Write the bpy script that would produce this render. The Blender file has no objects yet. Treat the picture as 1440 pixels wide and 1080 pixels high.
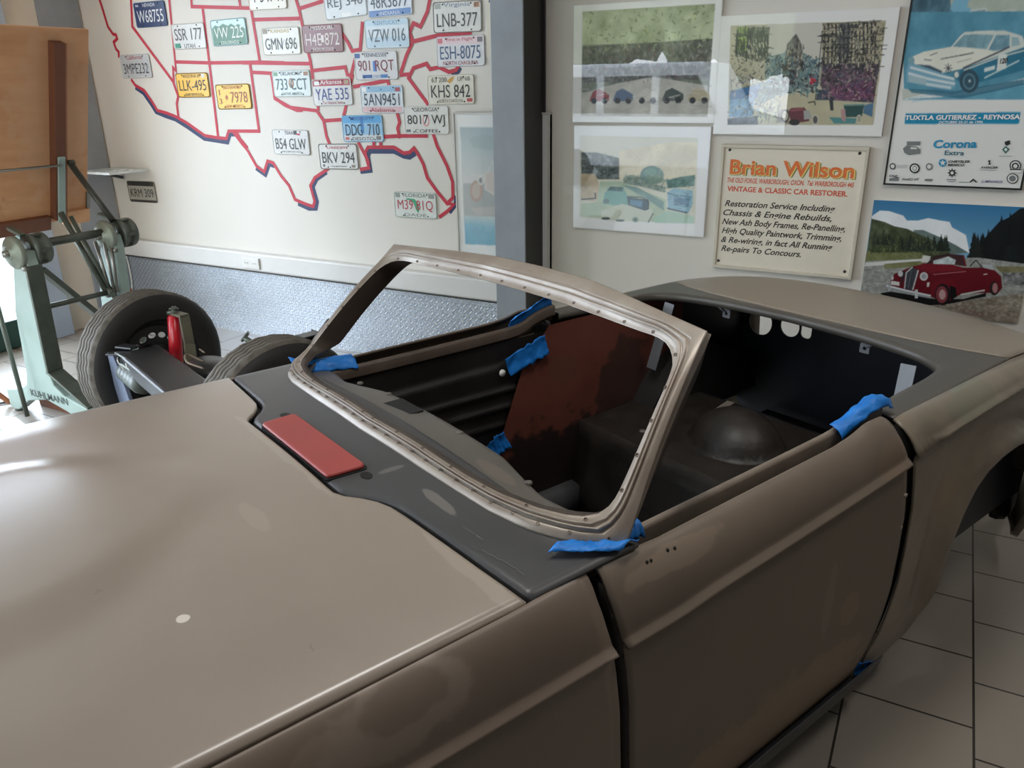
import bpy, bmesh, math, random
import numpy as np
from mathutils import Vector, Matrix, noise as mnoise

S = bpy.context.scene
COL = S.collection
PI = math.pi

# ---------------------------------------------------------------- camera
cam_d = bpy.data.cameras.new('camera')
cam_d.sensor_width = 36.0
cam_d.lens = 1105.17 / 1440 * 36
cam_d.clip_start = 0.02
cam = bpy.data.objects.new('camera', cam_d)
COL.objects.link(cam)
_yaw, _pitch, _roll = 0.503611810, 0.365556439, -0.0165047279
def _cam_matrix():
    cy, sy = math.cos(_yaw), math.sin(_yaw)
    f = Vector((-sy, cy, 0)); r = Vector((cy, sy, 0)); u = Vector((0, 0, 1))
    cp, sp = math.cos(_pitch), math.sin(_pitch)
    f2 = f * cp - u * sp; u2 = u * cp + f * sp
    cr, sr = math.cos(_roll), math.sin(_roll)
    r3 = r * cr + u2 * sr; u3 = u2 * cr - r * sr
    m = Matrix((r3, u3, -f2)).transposed().to_4x4()
    m.translation = Vector((0, -3.90399, 1.67))
    return m
cam.matrix_world = _cam_matrix()
S.camera = cam

# ---------------------------------------------------------------- world, daylight, exposure
S.view_settings.view_transform = 'Standard'
S.view_settings.look = 'None'
S.view_settings.gamma = 1.0
S.view_settings.use_curve_mapping = False
S.view_settings.exposure = 0.52
w = bpy.data.worlds.new('world'); S.world = w
w.use_nodes = True
_n = w.node_tree.nodes; _l = w.node_tree.links
_n.clear()
_o = _n.new('ShaderNodeOutputWorld'); _b = _n.new('ShaderNodeBackground')
_tc = _n.new('ShaderNodeTexCoord'); _sx = _n.new('ShaderNodeSeparateXYZ'); _cr = _n.new('ShaderNodeValToRGB')
_mr = _n.new('ShaderNodeMapRange'); _mr.inputs[1].default_value = -0.25; _mr.inputs[2].default_value = 1.0
_l.new(_tc.outputs['Generated'], _sx.inputs[0]); _l.new(_sx.outputs['Z'], _mr.inputs[0]); _l.new(_mr.outputs[0], _cr.inputs[0])
_e = _cr.color_ramp.elements
_e[0].position = 0.0; _e[0].color = (0.62, 0.64, 0.62, 1)
_e[1].position = 1.0; _e[1].color = (0.72, 0.86, 1.0, 1)
_m = _cr.color_ramp.elements.new(0.22); _m.color = (0.95, 0.98, 1.0, 1)
_l.new(_cr.outputs[0], _b.inputs[0])
SKY_STRENGTH = 4.6
_ax = _n.new('ShaderNodeMapRange'); _ax.inputs[1].default_value = -1.0; _ax.inputs[2].default_value = 0.15      # brighter sky on the window side
_ax.inputs[3].default_value = SKY_STRENGTH * 2.0; _ax.inputs[4].default_value = SKY_STRENGTH * 0.95
_tn = _n.new('ShaderNodeMapRange'); _tn.inputs[1].default_value = -1.0; _tn.inputs[2].default_value = 0.1; _tn.inputs[3].default_value = 0.8; _tn.inputs[4].default_value = 0.0
_l.new(_sx.outputs['X'], _tn.inputs[0])
_mxw = _n.new('ShaderNodeMix'); _mxw.data_type = 'RGBA'; _mxw.inputs[7].default_value = (0.74, 0.88, 1.06, 1)
_l.new(_tn.outputs[0], _mxw.inputs[0]); _l.new(_cr.outputs[0], _mxw.inputs[6]); _l.new(_mxw.outputs[2], _b.inputs[0])
_l.new(_sx.outputs['X'], _ax.inputs[0]); _l.new(_ax.outputs[0], _b.inputs[1])
_l.new(_b.outputs[0], _o.inputs[0])

def portal(name, loc, direction, sx, sy):
    d = bpy.data.lights.new(name, 'AREA'); d.shape = 'RECTANGLE'; d.size = sx; d.size_y = sy
    d.cycles.is_portal = True
    o = bpy.data.objects.new(name, d); COL.objects.link(o)
    o.location = loc
    o.rotation_euler = Vector(direction).to_track_quat('-Z', 'Y').to_euler()
    return o
WIN_Y0, WIN_Y1, WIN_Z0, WIN_Z1 = -4.3, -0.74, 0.16, 2.92
FRONT_X0, FRONT_X1, FRONT_Y, FRONT_Z1 = -5.1, -1.7, -5.4, 2.6
portal('window_daylight', (-5.62, (WIN_Y0 + WIN_Y1) / 2, (WIN_Z0 + WIN_Z1) / 2), (1, 0, 0), WIN_Y1 - WIN_Y0, WIN_Z1 - WIN_Z0)
portal('door_daylight', ((FRONT_X0 + FRONT_X1) / 2, FRONT_Y, FRONT_Z1 / 2), (0, 1, 0), FRONT_X1 - FRONT_X0, FRONT_Z1)

def added_top_light(name, x, y, watts):  # lamps added to light the bonnet edge and door crease from above
    d = bpy.data.lights.new(name, 'AREA'); d.shape = 'RECTANGLE'; d.size = 0.22; d.size_y = 1.2; d.energy = watts; d.color = (1.0, 0.97, 0.93)
    o = bpy.data.objects.new(name, d); COL.objects.link(o); o.location = (x, y, 2.94)
added_top_light('added_fill_light', -0.6, -2.7, 16)
added_top_light('added_fill_light', 0.9, -1.9, 9)

# ---------------------------------------------------------------- helpers
def lin(c):
    out = []
    for v in c[:3]:
        v = v / 255.0
        out.append(v / 12.92 if v <= 0.04045 else ((v + 0.055) / 1.055) ** 2.4)
    return tuple(out)

def _mathn(nt, op, a, b=None):
    n = nt.nodes.new('ShaderNodeMath'); n.operation = op
    for i, v in enumerate((a, b)):
        if v is None: continue
        if isinstance(v, (int, float)): n.inputs[i].default_value = v
        else: nt.links.new(v, n.inputs[i])
    return n.outputs[0]

MATS = {}
def mat(name, rgb, rough=0.5, metal=0.0, var=0.08, vscale=6.0, bump=0.0, bscale=80.0, spec=0.5, rgb2=None, stretch=(1, 1, 1), patches=(), coat=0.0, scratches=0):
    """noise-mottled principled material; patches = worn or filled spots with a place of their own on the thing"""
    if name in MATS: return MATS[name]
    m = bpy.data.materials.new(name); m.use_nodes = True
    nt = m.node_tree; bs = nt.nodes['Principled BSDF']
    c = lin(rgb)
    bs.inputs['Roughness'].default_value = rough
    bs.inputs['Metallic'].default_value = metal
    bs.inputs['Specular IOR Level'].default_value = spec
    bs.inputs['Coat Weight'].default_value = coat; bs.inputs['Coat Roughness'].default_value = 0.22
    tc = nt.nodes.new('ShaderNodeTexCoord')
    mp = nt.nodes.new('ShaderNodeMapping'); mp.inputs['Scale'].default_value = stretch
    nt.links.new(tc.outputs['Object'], mp.inputs['Vector'])
    src = None
    if var > 0 or rgb2:
        nz = nt.nodes.new('ShaderNodeTexNoise'); nz.inputs['Scale'].default_value = vscale
        nz.inputs['Detail'].default_value = 6; nz.inputs['Roughness'].default_value = 0.6
        nt.links.new(mp.outputs[0], nz.inputs['Vector'])
        rp = nt.nodes.new('ShaderNodeValToRGB')
        if rgb2: a, b = c, lin(rgb2)
        else: a, b = tuple(v * (1 - var) for v in c), tuple(min(1, v * (1 + var)) for v in c)
        rp.color_ramp.elements[0].position = 0.36; rp.color_ramp.elements[0].color = (*a, 1)
        rp.color_ramp.elements[1].position = 0.64; rp.color_ramp.elements[1].color = (*b, 1)
        nt.links.new(nz.outputs['Fac'], rp.inputs[0]); src = rp.outputs[0]
        rr = nt.nodes.new('ShaderNodeMapRange'); rr.inputs[3].default_value = max(0.02, rough - 0.06); rr.inputs[4].default_value = min(1, rough + 0.08)
        nt.links.new(nz.outputs['Fac'], rr.inputs[0]); nt.links.new(rr.outputs[0], bs.inputs['Roughness'])
    for pt in patches:
        pos, rad, prgb, amt = pt[:4]
        ring = pt[4] if len(pt) > 4 else 0
        v1 = nt.nodes.new('ShaderNodeVectorMath'); v1.operation = 'SUBTRACT'; v1.inputs[1].default_value = pos
        nt.links.new(tc.outputs['Object'], v1.inputs[0])
        v2 = nt.nodes.new('ShaderNodeVectorMath'); v2.operation = 'DIVIDE'; v2.inputs[1].default_value = rad
        nt.links.new(v1.outputs[0], v2.inputs[0])
        v3 = nt.nodes.new('ShaderNodeVectorMath'); v3.operation = 'LENGTH'; nt.links.new(v2.outputs[0], v3.inputs[0])
        pn = nt.nodes.new('ShaderNodeTexNoise'); pn.inputs['Scale'].default_value = 14; pn.inputs['Detail'].default_value = 4
        nt.links.new(tc.outputs['Object'], pn.inputs['Vector'])
        d = _mathn(nt, 'ADD', v3.outputs['Value'], _mathn(nt, 'MULTIPLY', _mathn(nt, 'SUBTRACT', pn.outputs['Fac'], 0.5), 1.3))
        if ring: d = _mathn(nt, 'MULTIPLY', _mathn(nt, 'ABSOLUTE', _mathn(nt, 'SUBTRACT', d, 1.0)), 1.0 / ring)
        f = nt.nodes.new('ShaderNodeMapRange'); f.interpolation_type = 'SMOOTHSTEP'
        f.inputs[1].default_value = 1.08; f.inputs[2].default_value = 0.86; f.inputs[3].default_value = 0; f.inputs[4].default_value = amt
        nt.links.new(d, f.inputs[0])
        mx = nt.nodes.new('ShaderNodeMix'); mx.data_type = 'RGBA'
        nt.links.new(f.outputs[0], mx.inputs[0])
        if src is None: mx.inputs[6].default_value = (*c, 1)
        else: nt.links.new(src, mx.inputs[6])
        mx.inputs[7].default_value = (*lin(prgb), 1)
        src = mx.outputs[2]
    if src is None: bs.inputs['Base Color'].default_value = (*c, 1)
    else: nt.links.new(src, bs.inputs['Base Color'])
    if bump > 0:
        n2 = nt.nodes.new('ShaderNodeTexNoise'); n2.inputs['Scale'].default_value = bscale; n2.inputs['Detail'].default_value = 4
        nt.links.new(mp.outputs[0], n2.inputs['Vector'])
        bp = nt.nodes.new('ShaderNodeBump'); bp.inputs['Strength'].default_value = bump; bp.inputs['Distance'].default_value = 0.01
        nt.links.new(n2.outputs['Fac'], bp.inputs['Height']); nt.links.new(bp.outputs[0], bs.inputs['Normal'])
    MATS[name] = m
    return m

def rotz(a): return Matrix.Rotation(a, 3, 'Z')

class MB:
    """collects shapes and links them as ONE mesh object"""
    def __init__(s): s.v = []; s.f = []; s.m = []; s.sm = []
    def add(s, verts, faces, mi=0, smooth=False):
        o = len(s.v); s.v += [tuple(v) for v in verts]
        s.f += [tuple(i + o for i in f) for f in faces]; s.m += [mi] * len(faces); s.sm += [smooth] * len(faces)
        return s
    def box(s, c, size, R=None, mi=0, taper=1.0):
        x, y, z = (k / 2 for k in size); R = R or Matrix.Identity(3); c = Vector(c)
        vs = []
        for dz in (-1, 1):
            t = taper if dz > 0 else 1
            for dx, dy in ((-1, -1), (1, -1), (1, 1), (-1, 1)): vs.append(c + R @ Vector((dx * x * t, dy * y * t, dz * z)))
        return s.add(vs, [(3, 2, 1, 0), (4, 5, 6, 7), (0, 1, 5, 4), (1, 2, 6, 5), (2, 3, 7, 6), (3, 0, 4, 7)], mi)
    def bar(s, p0, p1, wd, ht, up=(0, 0, 1), mi=0):
        p0, p1 = Vector(p0), Vector(p1); d = p1 - p0; L = d.length; d.normalize()
        sd = d.cross(Vector(up)).normalized(); u = sd.cross(d).normalized()
        R = Matrix((d, sd, u)).transposed()
        return s.box((p0 + p1) / 2, (L, wd, ht), R, mi)
    def tube(s, pts, r, n=12, mi=0, cap=True, smooth=True):
        pts = [Vector(p) for p in pts]; k = len(pts)
        rs = r if isinstance(r, (list, tuple)) else [r] * k
        vs = []; fs = []; prev = None
        for i, p in enumerate(pts):
            t = (pts[min(i + 1, k - 1)] - pts[max(i - 1, 0)]).normalized()
            if prev is None:
                a = Vector((0, 0, 1)) if abs(t.z) < 0.9 else Vector((1, 0, 0))
                prev = t.cross(a).normalized()
            else:
                prev = (prev - t * prev.dot(t)).normalized()
            b = t.cross(prev)
            for j in range(n):
                a = 2 * PI * j / n; vs.append(p + (prev * math.cos(a) + b * math.sin(a)) * rs[i])
        for i in range(k - 1):
            for j in range(n):
                j2 = (j + 1) % n; fs.append((i * n + j, i * n + j2, (i + 1) * n + j2, (i + 1) * n + j))
        s.add(vs, fs, mi, smooth)
        if cap:
            o = len(s.v) - len(vs)
            s.f += [tuple(o + j for j in reversed(range(n))), tuple(o + (k - 1) * n + j for j in range(n))]; s.m += [mi, mi]; s.sm += [False, False]
        return s
    def lathe(s, prof, c, axis, n=48, mi=0, closed=False, smooth=True):
        """prof: list of (radius, along axis)"""
        ax = Vector(axis).normalized(); c = Vector(c)
        a = Vector((0, 0, 1)) if abs(ax.z) < 0.9 else Vector((1, 0, 0))
        e1 = ax.cross(a).normalized(); e2 = ax.cross(e1)
        vs = []; fs = []; k = len(prof)
        for j in range(n):
            t = 2 * PI * j / n; d = e1 * math.cos(t) + e2 * math.sin(t)
            for r, h in prof: vs.append(c + d * r + ax * h)
        for j in range(n):
            j2 = (j + 1) % n
            for i in range(k if closed else k - 1):
                i2 = (i + 1) % k
                fs.append((j * k + i, j * k + i2, j2 * k + i2, j2 * k + i))
        return s.add(vs, fs, mi, smooth)
    def prism(s, poly, fn, d0, d1, mi=0):
        """poly (a,b) list extruded from d0 to d1; fn(a,b,d) -> xyz"""
        k = len(poly)
        vs = [fn(a, b, d0) for a, b in poly] + [fn(a, b, d1) for a, b in poly]
        fs = [tuple(reversed(range(k))), tuple(range(k, 2 * k))] + [(i, (i + 1) % k, k + (i + 1) % k, k + i) for i in range(k)]
        return s.add(vs, fs, mi)
    def grid(s, fn, us, vs_, mi=0, smooth=True, flip=False):
        nu, nv = len(us), len(vs_)
        vs = [fn(u, v) for u in us for v in vs_]; fs = []
        for i in range(nu - 1):
            for j in range(nv - 1):
                q = (i * nv + j, (i + 1) * nv + j, (i + 1) * nv + j + 1, i * nv + j + 1)
                fs.append(tuple(reversed(q)) if flip else q)
        return s.add(vs, fs, mi, smooth)
    def mesh(s, name, mats):
        me = bpy.data.meshes.new(name)
        me.from_pydata([tuple(v) for v in s.v], [], s.f)
        for m in (mats if isinstance(mats, (list, tuple)) else [mats]): me.materials.append(m)
        me.polygons.foreach_set('material_index', s.m)
        me.polygons.foreach_set('use_smooth', s.sm)
        me.update()
        return me
    def build(s, name, mats, parent=None, bevel=0, solid=0, fixn=True, soff=-1):
        me = s.mesh(name, mats)
        if fixn:
            bm = bmesh.new(); bm.from_mesh(me)
            bmesh.ops.recalc_face_normals(bm, faces=bm.faces); bm.to_mesh(me); bm.free()
        o = bpy.data.objects.new(name, me); COL.objects.link(o)
        if parent: o.parent = parent
        if solid:
            md = o.modifiers.new('thickness', 'SOLIDIFY'); md.thickness = solid; md.offset = soff
        if bevel:
            md = o.modifiers.new('bevel', 'BEVEL'); md.width = bevel; md.segments = 2; md.limit_method = 'ANGLE'; md.angle_limit = math.radians(40)
        return o

def build_split(mb, name, mats, parent=None, **kw):
    """every loose piece of the collected shapes becomes a mesh object of its own"""
    par = list(range(len(mb.v)))
    def find(i):
        while par[i] != i: par[i] = par[par[i]]; i = par[i]
        return i
    for f in mb.f:
        r = find(f[0])
        for i in f[1:]: par[find(i)] = r
    groups = {}
    for k, f in enumerate(mb.f): groups.setdefault(find(f[0]), []).append(k)
    mats = mats if isinstance(mats, (list, tuple)) else [mats]; out = []
    for ks in groups.values():
        q = MB(); idx = {}
        for k in ks:
            for i in mb.f[k]:
                if i not in idx: idx[i] = len(q.v); q.v.append(mb.v[i])
            q.f.append(tuple(idx[i] for i in mb.f[k])); q.m.append(0); q.sm.append(mb.sm[k])
        out.append(q.build(name, mats[mb.m[ks[0]]], parent, **kw))
    return out

def thing(name, label, cat, loc=(0, 0, 0), rz=0, group=None):
    o = bpy.data.objects.new(name, None); COL.objects.link(o); o.empty_display_size = 0.1
    o.location = loc; o.rotation_euler = (0, 0, rz); o['label'] = label; o['category'] = cat
    if group: o['group'] = group
    return o
def tag(o, label, cat, group=None):
    o['label'] = label; o['category'] = cat
    if group: o['group'] = group
    return o
def struct(o): o['kind'] = 'structure'; return o
def part_label(o, label): o['label'] = label; return o

def smooth01(a, b, x):
    t = min(1, max(0, (x - a) / (b - a))); return t * t * (3 - 2 * t)
def interp(x, tab):
    if x <= tab[0][0]: return tab[0][1]
    for (a, b), (c, d) in zip(tab, tab[1:]):
        if x <= c: return b + (d - b) * (x - a) / (c - a)
    return tab[-1][1]
def lin_n(a, b, n): return [a + (b - a) * i / (n - 1) for i in range(n)]
def resample(pts, n):
    P = [Vector(p) for p in pts]; d = [0]
    for a, b in zip(P, P[1:]): d.append(d[-1] + (b - a).length)
    out = []
    for i in range(n):
        t = d[-1] * i / (n - 1)
        k = max(j for j in range(len(d) - 1) if d[j] <= t + 1e-12)
        q = (t - d[k]) / max(1e-9, d[k + 1] - d[k]); out.append(P[k].lerp(P[k + 1], q))
    return out
def smooth_curve(pts, n):
    """Catmull-Rom through pts"""
    P = [Vector(p) for p in pts]; P = [P[0] * 2 - P[1]] + P + [P[-1] * 2 - P[-2]]; out = []
    for i in range(1, len(P) - 2):
        for k in range(12):
            t = k / 12
            out.append(0.5 * ((2 * P[i]) + (P[i + 1] - P[i - 1]) * t + (2 * P[i - 1] - 5 * P[i] + 4 * P[i + 1] - P[i + 2]) * t * t + (3 * P[i] - P[i - 1] - 3 * P[i + 1] + P[i + 2]) * t ** 3))
    out.append(P[-2]); return resample(out, n)

def ellipse(cx, cy, rx, ry, n=20, rot=0):
    c, s_ = math.cos(rot), math.sin(rot)
    return [(cx + rx * math.cos(t) * c - ry * math.sin(t) * s_, cy + rx * math.cos(t) * s_ + ry * math.sin(t) * c) for t in [2 * PI * i / n for i in range(n)]]
def rrect(x0, y0, x1, y1, r, n=5):
    out = []
    for cx, cy, a0 in ((x1 - r, y1 - r, 0), (x0 + r, y1 - r, 90), (x0 + r, y0 + r, 180), (x1 - r, y0 + r, 270)):
        for i in range(n + 1):
            a = math.radians(a0 + 90 * i / n); out.append((cx + r * math.cos(a), cy + r * math.sin(a)))
    return out

def holed_plate(outer, holes, fn, d0, d1):
    """MB of a flat plate with holes: fill by bmesh triangle fill, then walls"""
    bm = bmesh.new(); loops = [outer] + list(holes); edges = []
    for lp in loops:
        vs = [bm.verts.new((a, b, 0)) for a, b in lp]
        for i in range(len(vs)): edges.append(bm.edges.new((vs[i], vs[(i + 1) % len(vs)])))
    bmesh.ops.triangle_fill(bm, use_beauty=True, use_dissolve=False, edges=edges)
    bm.verts.ensure_lookup_table(); bm.verts.index_update()
    k = len(bm.verts); V = [(v.co.x, v.co.y) for v in bm.verts]; F = [tuple(v.index for v in f.verts) for f in bm.faces]
    bm.free(); mb = MB()
    mb.add([fn(a, b, d0) for a, b in V] + [fn(a, b, d1) for a, b in V], [tuple(reversed(f)) for f in F] + [tuple(i + k for i in f) for f in F])
    for lp in loops:
        n = len(lp)
        mb.add([fn(a, b, d0) for a, b in lp] + [fn(a, b, d1) for a, b in lp], [(i, (i + 1) % n, n + (i + 1) % n, n + i) for i in range(n)])
    return mb

_text_cache = {}
def text_shape(body, bold=0.0, shear=0.0):
    key = (body, bold, shear)
    if key not in _text_cache:
        cu = bpy.data.curves.new('lettering', 'FONT'); cu.body = body; cu.offset = bold; cu.shear = shear; cu.resolution_u = 3
        o = bpy.data.objects.new('lettering', cu); COL.objects.link(o)
        me = bpy.data.meshes.new_from_object(o.evaluated_get(bpy.context.evaluated_depsgraph_get()))
        v = np.array([tuple(q.co)[:2] for q in me.vertices]) if len(me.vertices) else np.zeros((1, 2))
        f = [tuple(p.vertices) for p in me.polygons]
        bpy.data.objects.remove(o); bpy.data.curves.remove(cu); bpy.data.meshes.remove(me)
        _text_cache[key] = (v, f)
    return _text_cache[key]
def add_text(mb, body, cx, cy, wd, ht, fn, mi=0, bold=0.0, shear=0.0, rot=0.0, skew=0.0):
    """lettering fitted in a wd x ht box centred at (cx, cy); fn(a,b) -> xyz"""
    v, f = text_shape(body, bold, shear)
    lo, hi = v.min(0), v.max(0); q = (v - (lo + hi) / 2) / np.maximum(hi - lo, 1e-6) * np.array([wd, ht])
    c, s_ = math.cos(rot), math.sin(rot)
    mb.add([fn(cx + a * c - b * s_, cy + a * s_ + b * c + skew * a) for a, b in q], f, mi)
def add_stroke(mb, pts, wd, fn, mi=0, closed=False):
    P = [Vector(p).to_2d() if len(p) > 2 else Vector(p) for p in pts]; k = len(P); L = []; Rr = []
    for i, p in enumerate(P):
        a = P[i - 1] if (i > 0 or closed) else P[i]; b = P[(i + 1) % k] if (i < k - 1 or closed) else P[i]
        d1 = (p - a).normalized() if (p - a).length > 1e-9 else None
        d2 = (b - p).normalized() if (b - p).length > 1e-9 else None
        d1 = d1 or d2; d2 = d2 or d1
        t = (d1 + d2)
        t = t.normalized() if t.length > 1e-6 else d1
        n = Vector((-t.y, t.x)); sc = 1 / max(0.55, n.dot(Vector((-d1.y, d1.x))))
        L.append(p + n * wd / 2 * sc); Rr.append(p - n * wd / 2 * sc)
    vs = [fn(*q) for q in L] + [fn(*q) for q in Rr]
    fs = [(i, k + i, k + (i + 1) % k, (i + 1) % k) for i in range(k if closed else k - 1)]
    mb.add(vs, fs, mi)

# ---------------------------------------------------------------- the room
RX0, RX1, RY0, RZ1 = -5.56, 1.9, -5.5, 3.0
M_wall = mat('painted_wall', (220, 215, 206), 0.55, var=0.015, vscale=1.2, bump=0.03, bscale=35)
M_ceil = mat('ceiling_paint', (196, 188, 176), 0.8, var=0.03)
M_side = mat('side_wall_paint', (96, 90, 84), 0.75, var=0.04)

def tile_mat():
    m = bpy.data.materials.new('floor_tiles'); m.use_nodes = True; nt = m.node_tree; bs = nt.nodes['Principled BSDF']
    tc = nt.nodes.new('ShaderNodeTexCoord')
    br = nt.nodes.new('ShaderNodeTexBrick'); br.offset = 0.634; br.squash = 1
    br.inputs['Scale'].default_value = 1.0; br.inputs['Brick Width'].default_value = 0.3165; br.inputs['Row Height'].default_value = 0.33
    br.inputs['Mortar Size'].default_value = 0.0035; br.inputs['Mortar Smooth'].default_value = 0.1; br.inputs['Bias'].default_value = 0
    br.inputs['Color1'].default_value = (*lin((152, 144, 133)), 1); br.inputs['Color2'].default_value = (*lin((145, 137, 127)), 1); br.inputs['Mortar'].default_value = (*lin((52, 46, 42)), 1)
    cb = nt.nodes.new('ShaderNodeCombineXYZ'); sp = nt.nodes.new('ShaderNodeSeparateXYZ')
    nt.links.new(tc.outputs['Object'], sp.inputs[0])
    nt.links.new(_mathn(nt, 'ADD', sp.outputs['Y'], 20 * 0.3165 + TILE_OFF[0]), cb.inputs['X'])
    nt.links.new(_mathn(nt, 'ADD', sp.outputs['X'], 20 * 0.33 + TILE_OFF[1]), cb.inputs['Y'])
    nt.links.new(cb.outputs[0], br.inputs['Vector'])
    nz = nt.nodes.new('ShaderNodeTexNoise'); nz.inputs['Scale'].default_value = 3; nz.inputs['Detail'].default_value = 5
    nt.links.new(tc.outputs['Object'], nz.inputs['Vector'])
    mx = nt.nodes.new('ShaderNodeMix'); mx.data_type = 'RGBA'; mx.blend_type = 'MULTIPLY'; mx.inputs[0].default_value = 0.25
    nt.links.new(br.outputs['Color'], mx.inputs[6]); nt.links.new(nz.outputs['Color'], mx.inputs[7])
    nt.links.new(br.outputs['Color'], bs.inputs['Base Color'])
    rr = nt.nodes.new('ShaderNodeMapRange'); rr.inputs[3].default_value = 0.24; rr.inputs[4].default_value = 0.42
    nt.links.new(nz.outputs['Fac'], rr.inputs[0]); nt.links.new(rr.outputs[0], bs.inputs['Roughness'])
    bp = nt.nodes.new('ShaderNodeBump'); bp.inputs['Strength'].default_value = 0.5; bp.inputs['Distance'].default_value = 0.003; bp.invert = True
    nt.links.new(br.outputs['Fac'], bp.inputs['Height']); nt.links.new(bp.outputs[0], bs.inputs['Normal'])
    return m
TILE_OFF = (0.059, 0.04)
M_tile = tile_mat()

def tread_plate_mat():
    """aluminium checker plate: two crossed lattices of raised lozenges"""
    m = bpy.data.materials.new('checker_plate'); m.use_nodes = True; nt = m.node_tree; bs = nt.nodes['Principled BSDF']
    bs.inputs['Metallic'].default_value = 0.7; bs.inputs['Base Color'].default_value = (0.88, 0.90, 0.92, 1); bs.inputs['Roughness'].default_value = 0.30
    tc = nt.nodes.new('ShaderNodeTexCoord'); sp = nt.nodes.new('ShaderNodeSeparateXYZ'); nt.links.new(tc.outputs['Object'], sp.inputs[0])
    P = 0.040
    def lattice(off, sign):
        hs = []
        fu = _mathn(nt, 'SUBTRACT', _mathn(nt, 'FRACT', _mathn(nt, 'ADD', _mathn(nt, 'DIVIDE', sp.outputs['X'], P), 400 + off)), 0.5)
        fv = _mathn(nt, 'SUBTRACT', _mathn(nt, 'FRACT', _mathn(nt, 'ADD', _mathn(nt, 'DIVIDE', sp.outputs['Z'], P), 400 + off)), 0.5)
        a = _mathn(nt, 'MULTIPLY', _mathn(nt, 'ADD', fu, _mathn(nt, 'MULTIPLY', fv, sign)), 0.7071)
        b = _mathn(nt, 'MULTIPLY', _mathn(nt, 'SUBTRACT', fu, _mathn(nt, 'MULTIPLY', fv, sign)), 0.7071)
        la = _mathn(nt, 'DIVIDE', a, 0.40); lb = _mathn(nt, 'DIVIDE', b, 0.13)
        r2 = _mathn(nt, 'ADD', _mathn(nt, 'MULTIPLY', la, la), _mathn(nt, 'MULTIPLY', lb, lb))
        mr = nt.nodes.new('ShaderNodeMapRange'); mr.interpolation_type = 'SMOOTHSTEP'
        mr.inputs[1].default_value = 1.1; mr.inputs[2].default_value = 0.25; mr.inputs[3].default_value = 0; mr.inputs[4].default_value = 1
        nt.links.new(r2, mr.inputs[0]); return mr.outputs[0]
    h = _mathn(nt, 'MAXIMUM', lattice(0, 1), lattice(0.5, -1))
    bp = nt.nodes.new('ShaderNodeBump'); bp.inputs['Strength'].default_value = 1.0; bp.inputs['Distance'].default_value = 0.009
    nt.links.new(h, bp.inputs['Height']); nt.links.new(bp.outputs[0], bs.inputs['Normal'])
    mx = nt.nodes.new('ShaderNodeMix'); mx.data_type = 'RGBA'; nt.links.new(h, mx.inputs[0])     # the raised lozenges are rubbed bright
    mx.inputs[6].default_value = (0.54, 0.60, 0.68, 1); mx.inputs[7].default_value = (0.97, 0.97, 0.97, 1); nt.links.new(mx.outputs[2], bs.inputs['Base Color'])
    nz = nt.nodes.new('ShaderNodeTexNoise'); nz.inputs['Scale'].default_value = 4; nt.links.new(tc.outputs['Object'], nz.inputs['Vector'])
    rr = nt.nodes.new('ShaderNodeMapRange'); rr.inputs[3].default_value = 0.24; rr.inputs[4].default_value = 0.42
    nt.links.new(nz.outputs['Fac'], rr.inputs[0]); nt.links.new(rr.outputs[0], bs.inputs['Roughness'])
    return m

struct(MB().box(((RX0 + RX1) / 2, (RY0 + 0.15) / 2, -0.05), (RX1 - RX0 + 0.3, 0.15 - RY0 + 0.15, 0.1)).build('floor', M_tile))
struct(MB().box(((RX0 + RX1) / 2, RY0 / 2, RZ1 + 0.05), (RX1 - RX0 + 0.3, -RY0 + 0.3, 0.1)).build('ceiling', M_ceil))
struct(MB().box(((RX0 + RX1) / 2, 0.075, RZ1 / 2), (RX1 - RX0 + 0.3, 0.15, RZ1)).build('wall_back', M_wall))
struct(MB().box((RX1 + 0.075, RY0 / 2, RZ1 / 2), (0.15, -RY0, RZ1)).build('wall_right', M_side))
# left wall: solid strip by the corner, panel above and below the shop window
wl = MB()
wl.box((RX0 - 0.075, (WIN_Y1 + 0.0) / 2, RZ1 / 2), (0.15, -WIN_Y1, RZ1))
wl.box((RX0 - 0.075, (WIN_Y0 + WIN_Y1) / 2, (WIN_Z1 + RZ1) / 2), (0.15, WIN_Y1 - WIN_Y0, RZ1 - WIN_Z1))
wl.box((RX0 - 0.075, (WIN_Y0 + RY0) / 2, RZ1 / 2), (0.15, WIN_Y0 - RY0, RZ1))
wl.box((RX0 - 0.075, (WIN_Y0 + WIN_Y1) / 2, WIN_Z0 / 2 - 0.02), (0.15, WIN_Y1 - WIN_Y0, WIN_Z0 - 0.04))
struct(wl.build('wall_left', mat('left_wall_paint', (205, 197, 182), 0.7, var=0.03)))
# front wall behind the photographer with the open shop door
wf = MB()
wf.box(((RX0 + FRONT_X0) / 2, RY0 - 0.05, RZ1 / 2), (FRONT_X0 - RX0, 0.1, RZ1))
wf.box(((RX1 + FRONT_X1) / 2, RY0 - 0.05, RZ1 / 2), (RX1 - FRONT_X1, 0.1, RZ1))
wf.box(((FRONT_X1 + FRONT_X0) / 2, RY0 - 0.05, (RZ1 + FRONT_Z1) / 2), (FRONT_X1 - FRONT_X0, 0.1, RZ1 - FRONT_Z1))
struct(wf.build('wall_front', M_side))
struct(MB().box((-3, -16, -0.13), (50, 40, 0.06)).build('ground', mat('street_asphalt', (150, 150, 148), 0.85, var=0.1, vscale=2)))

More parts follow.
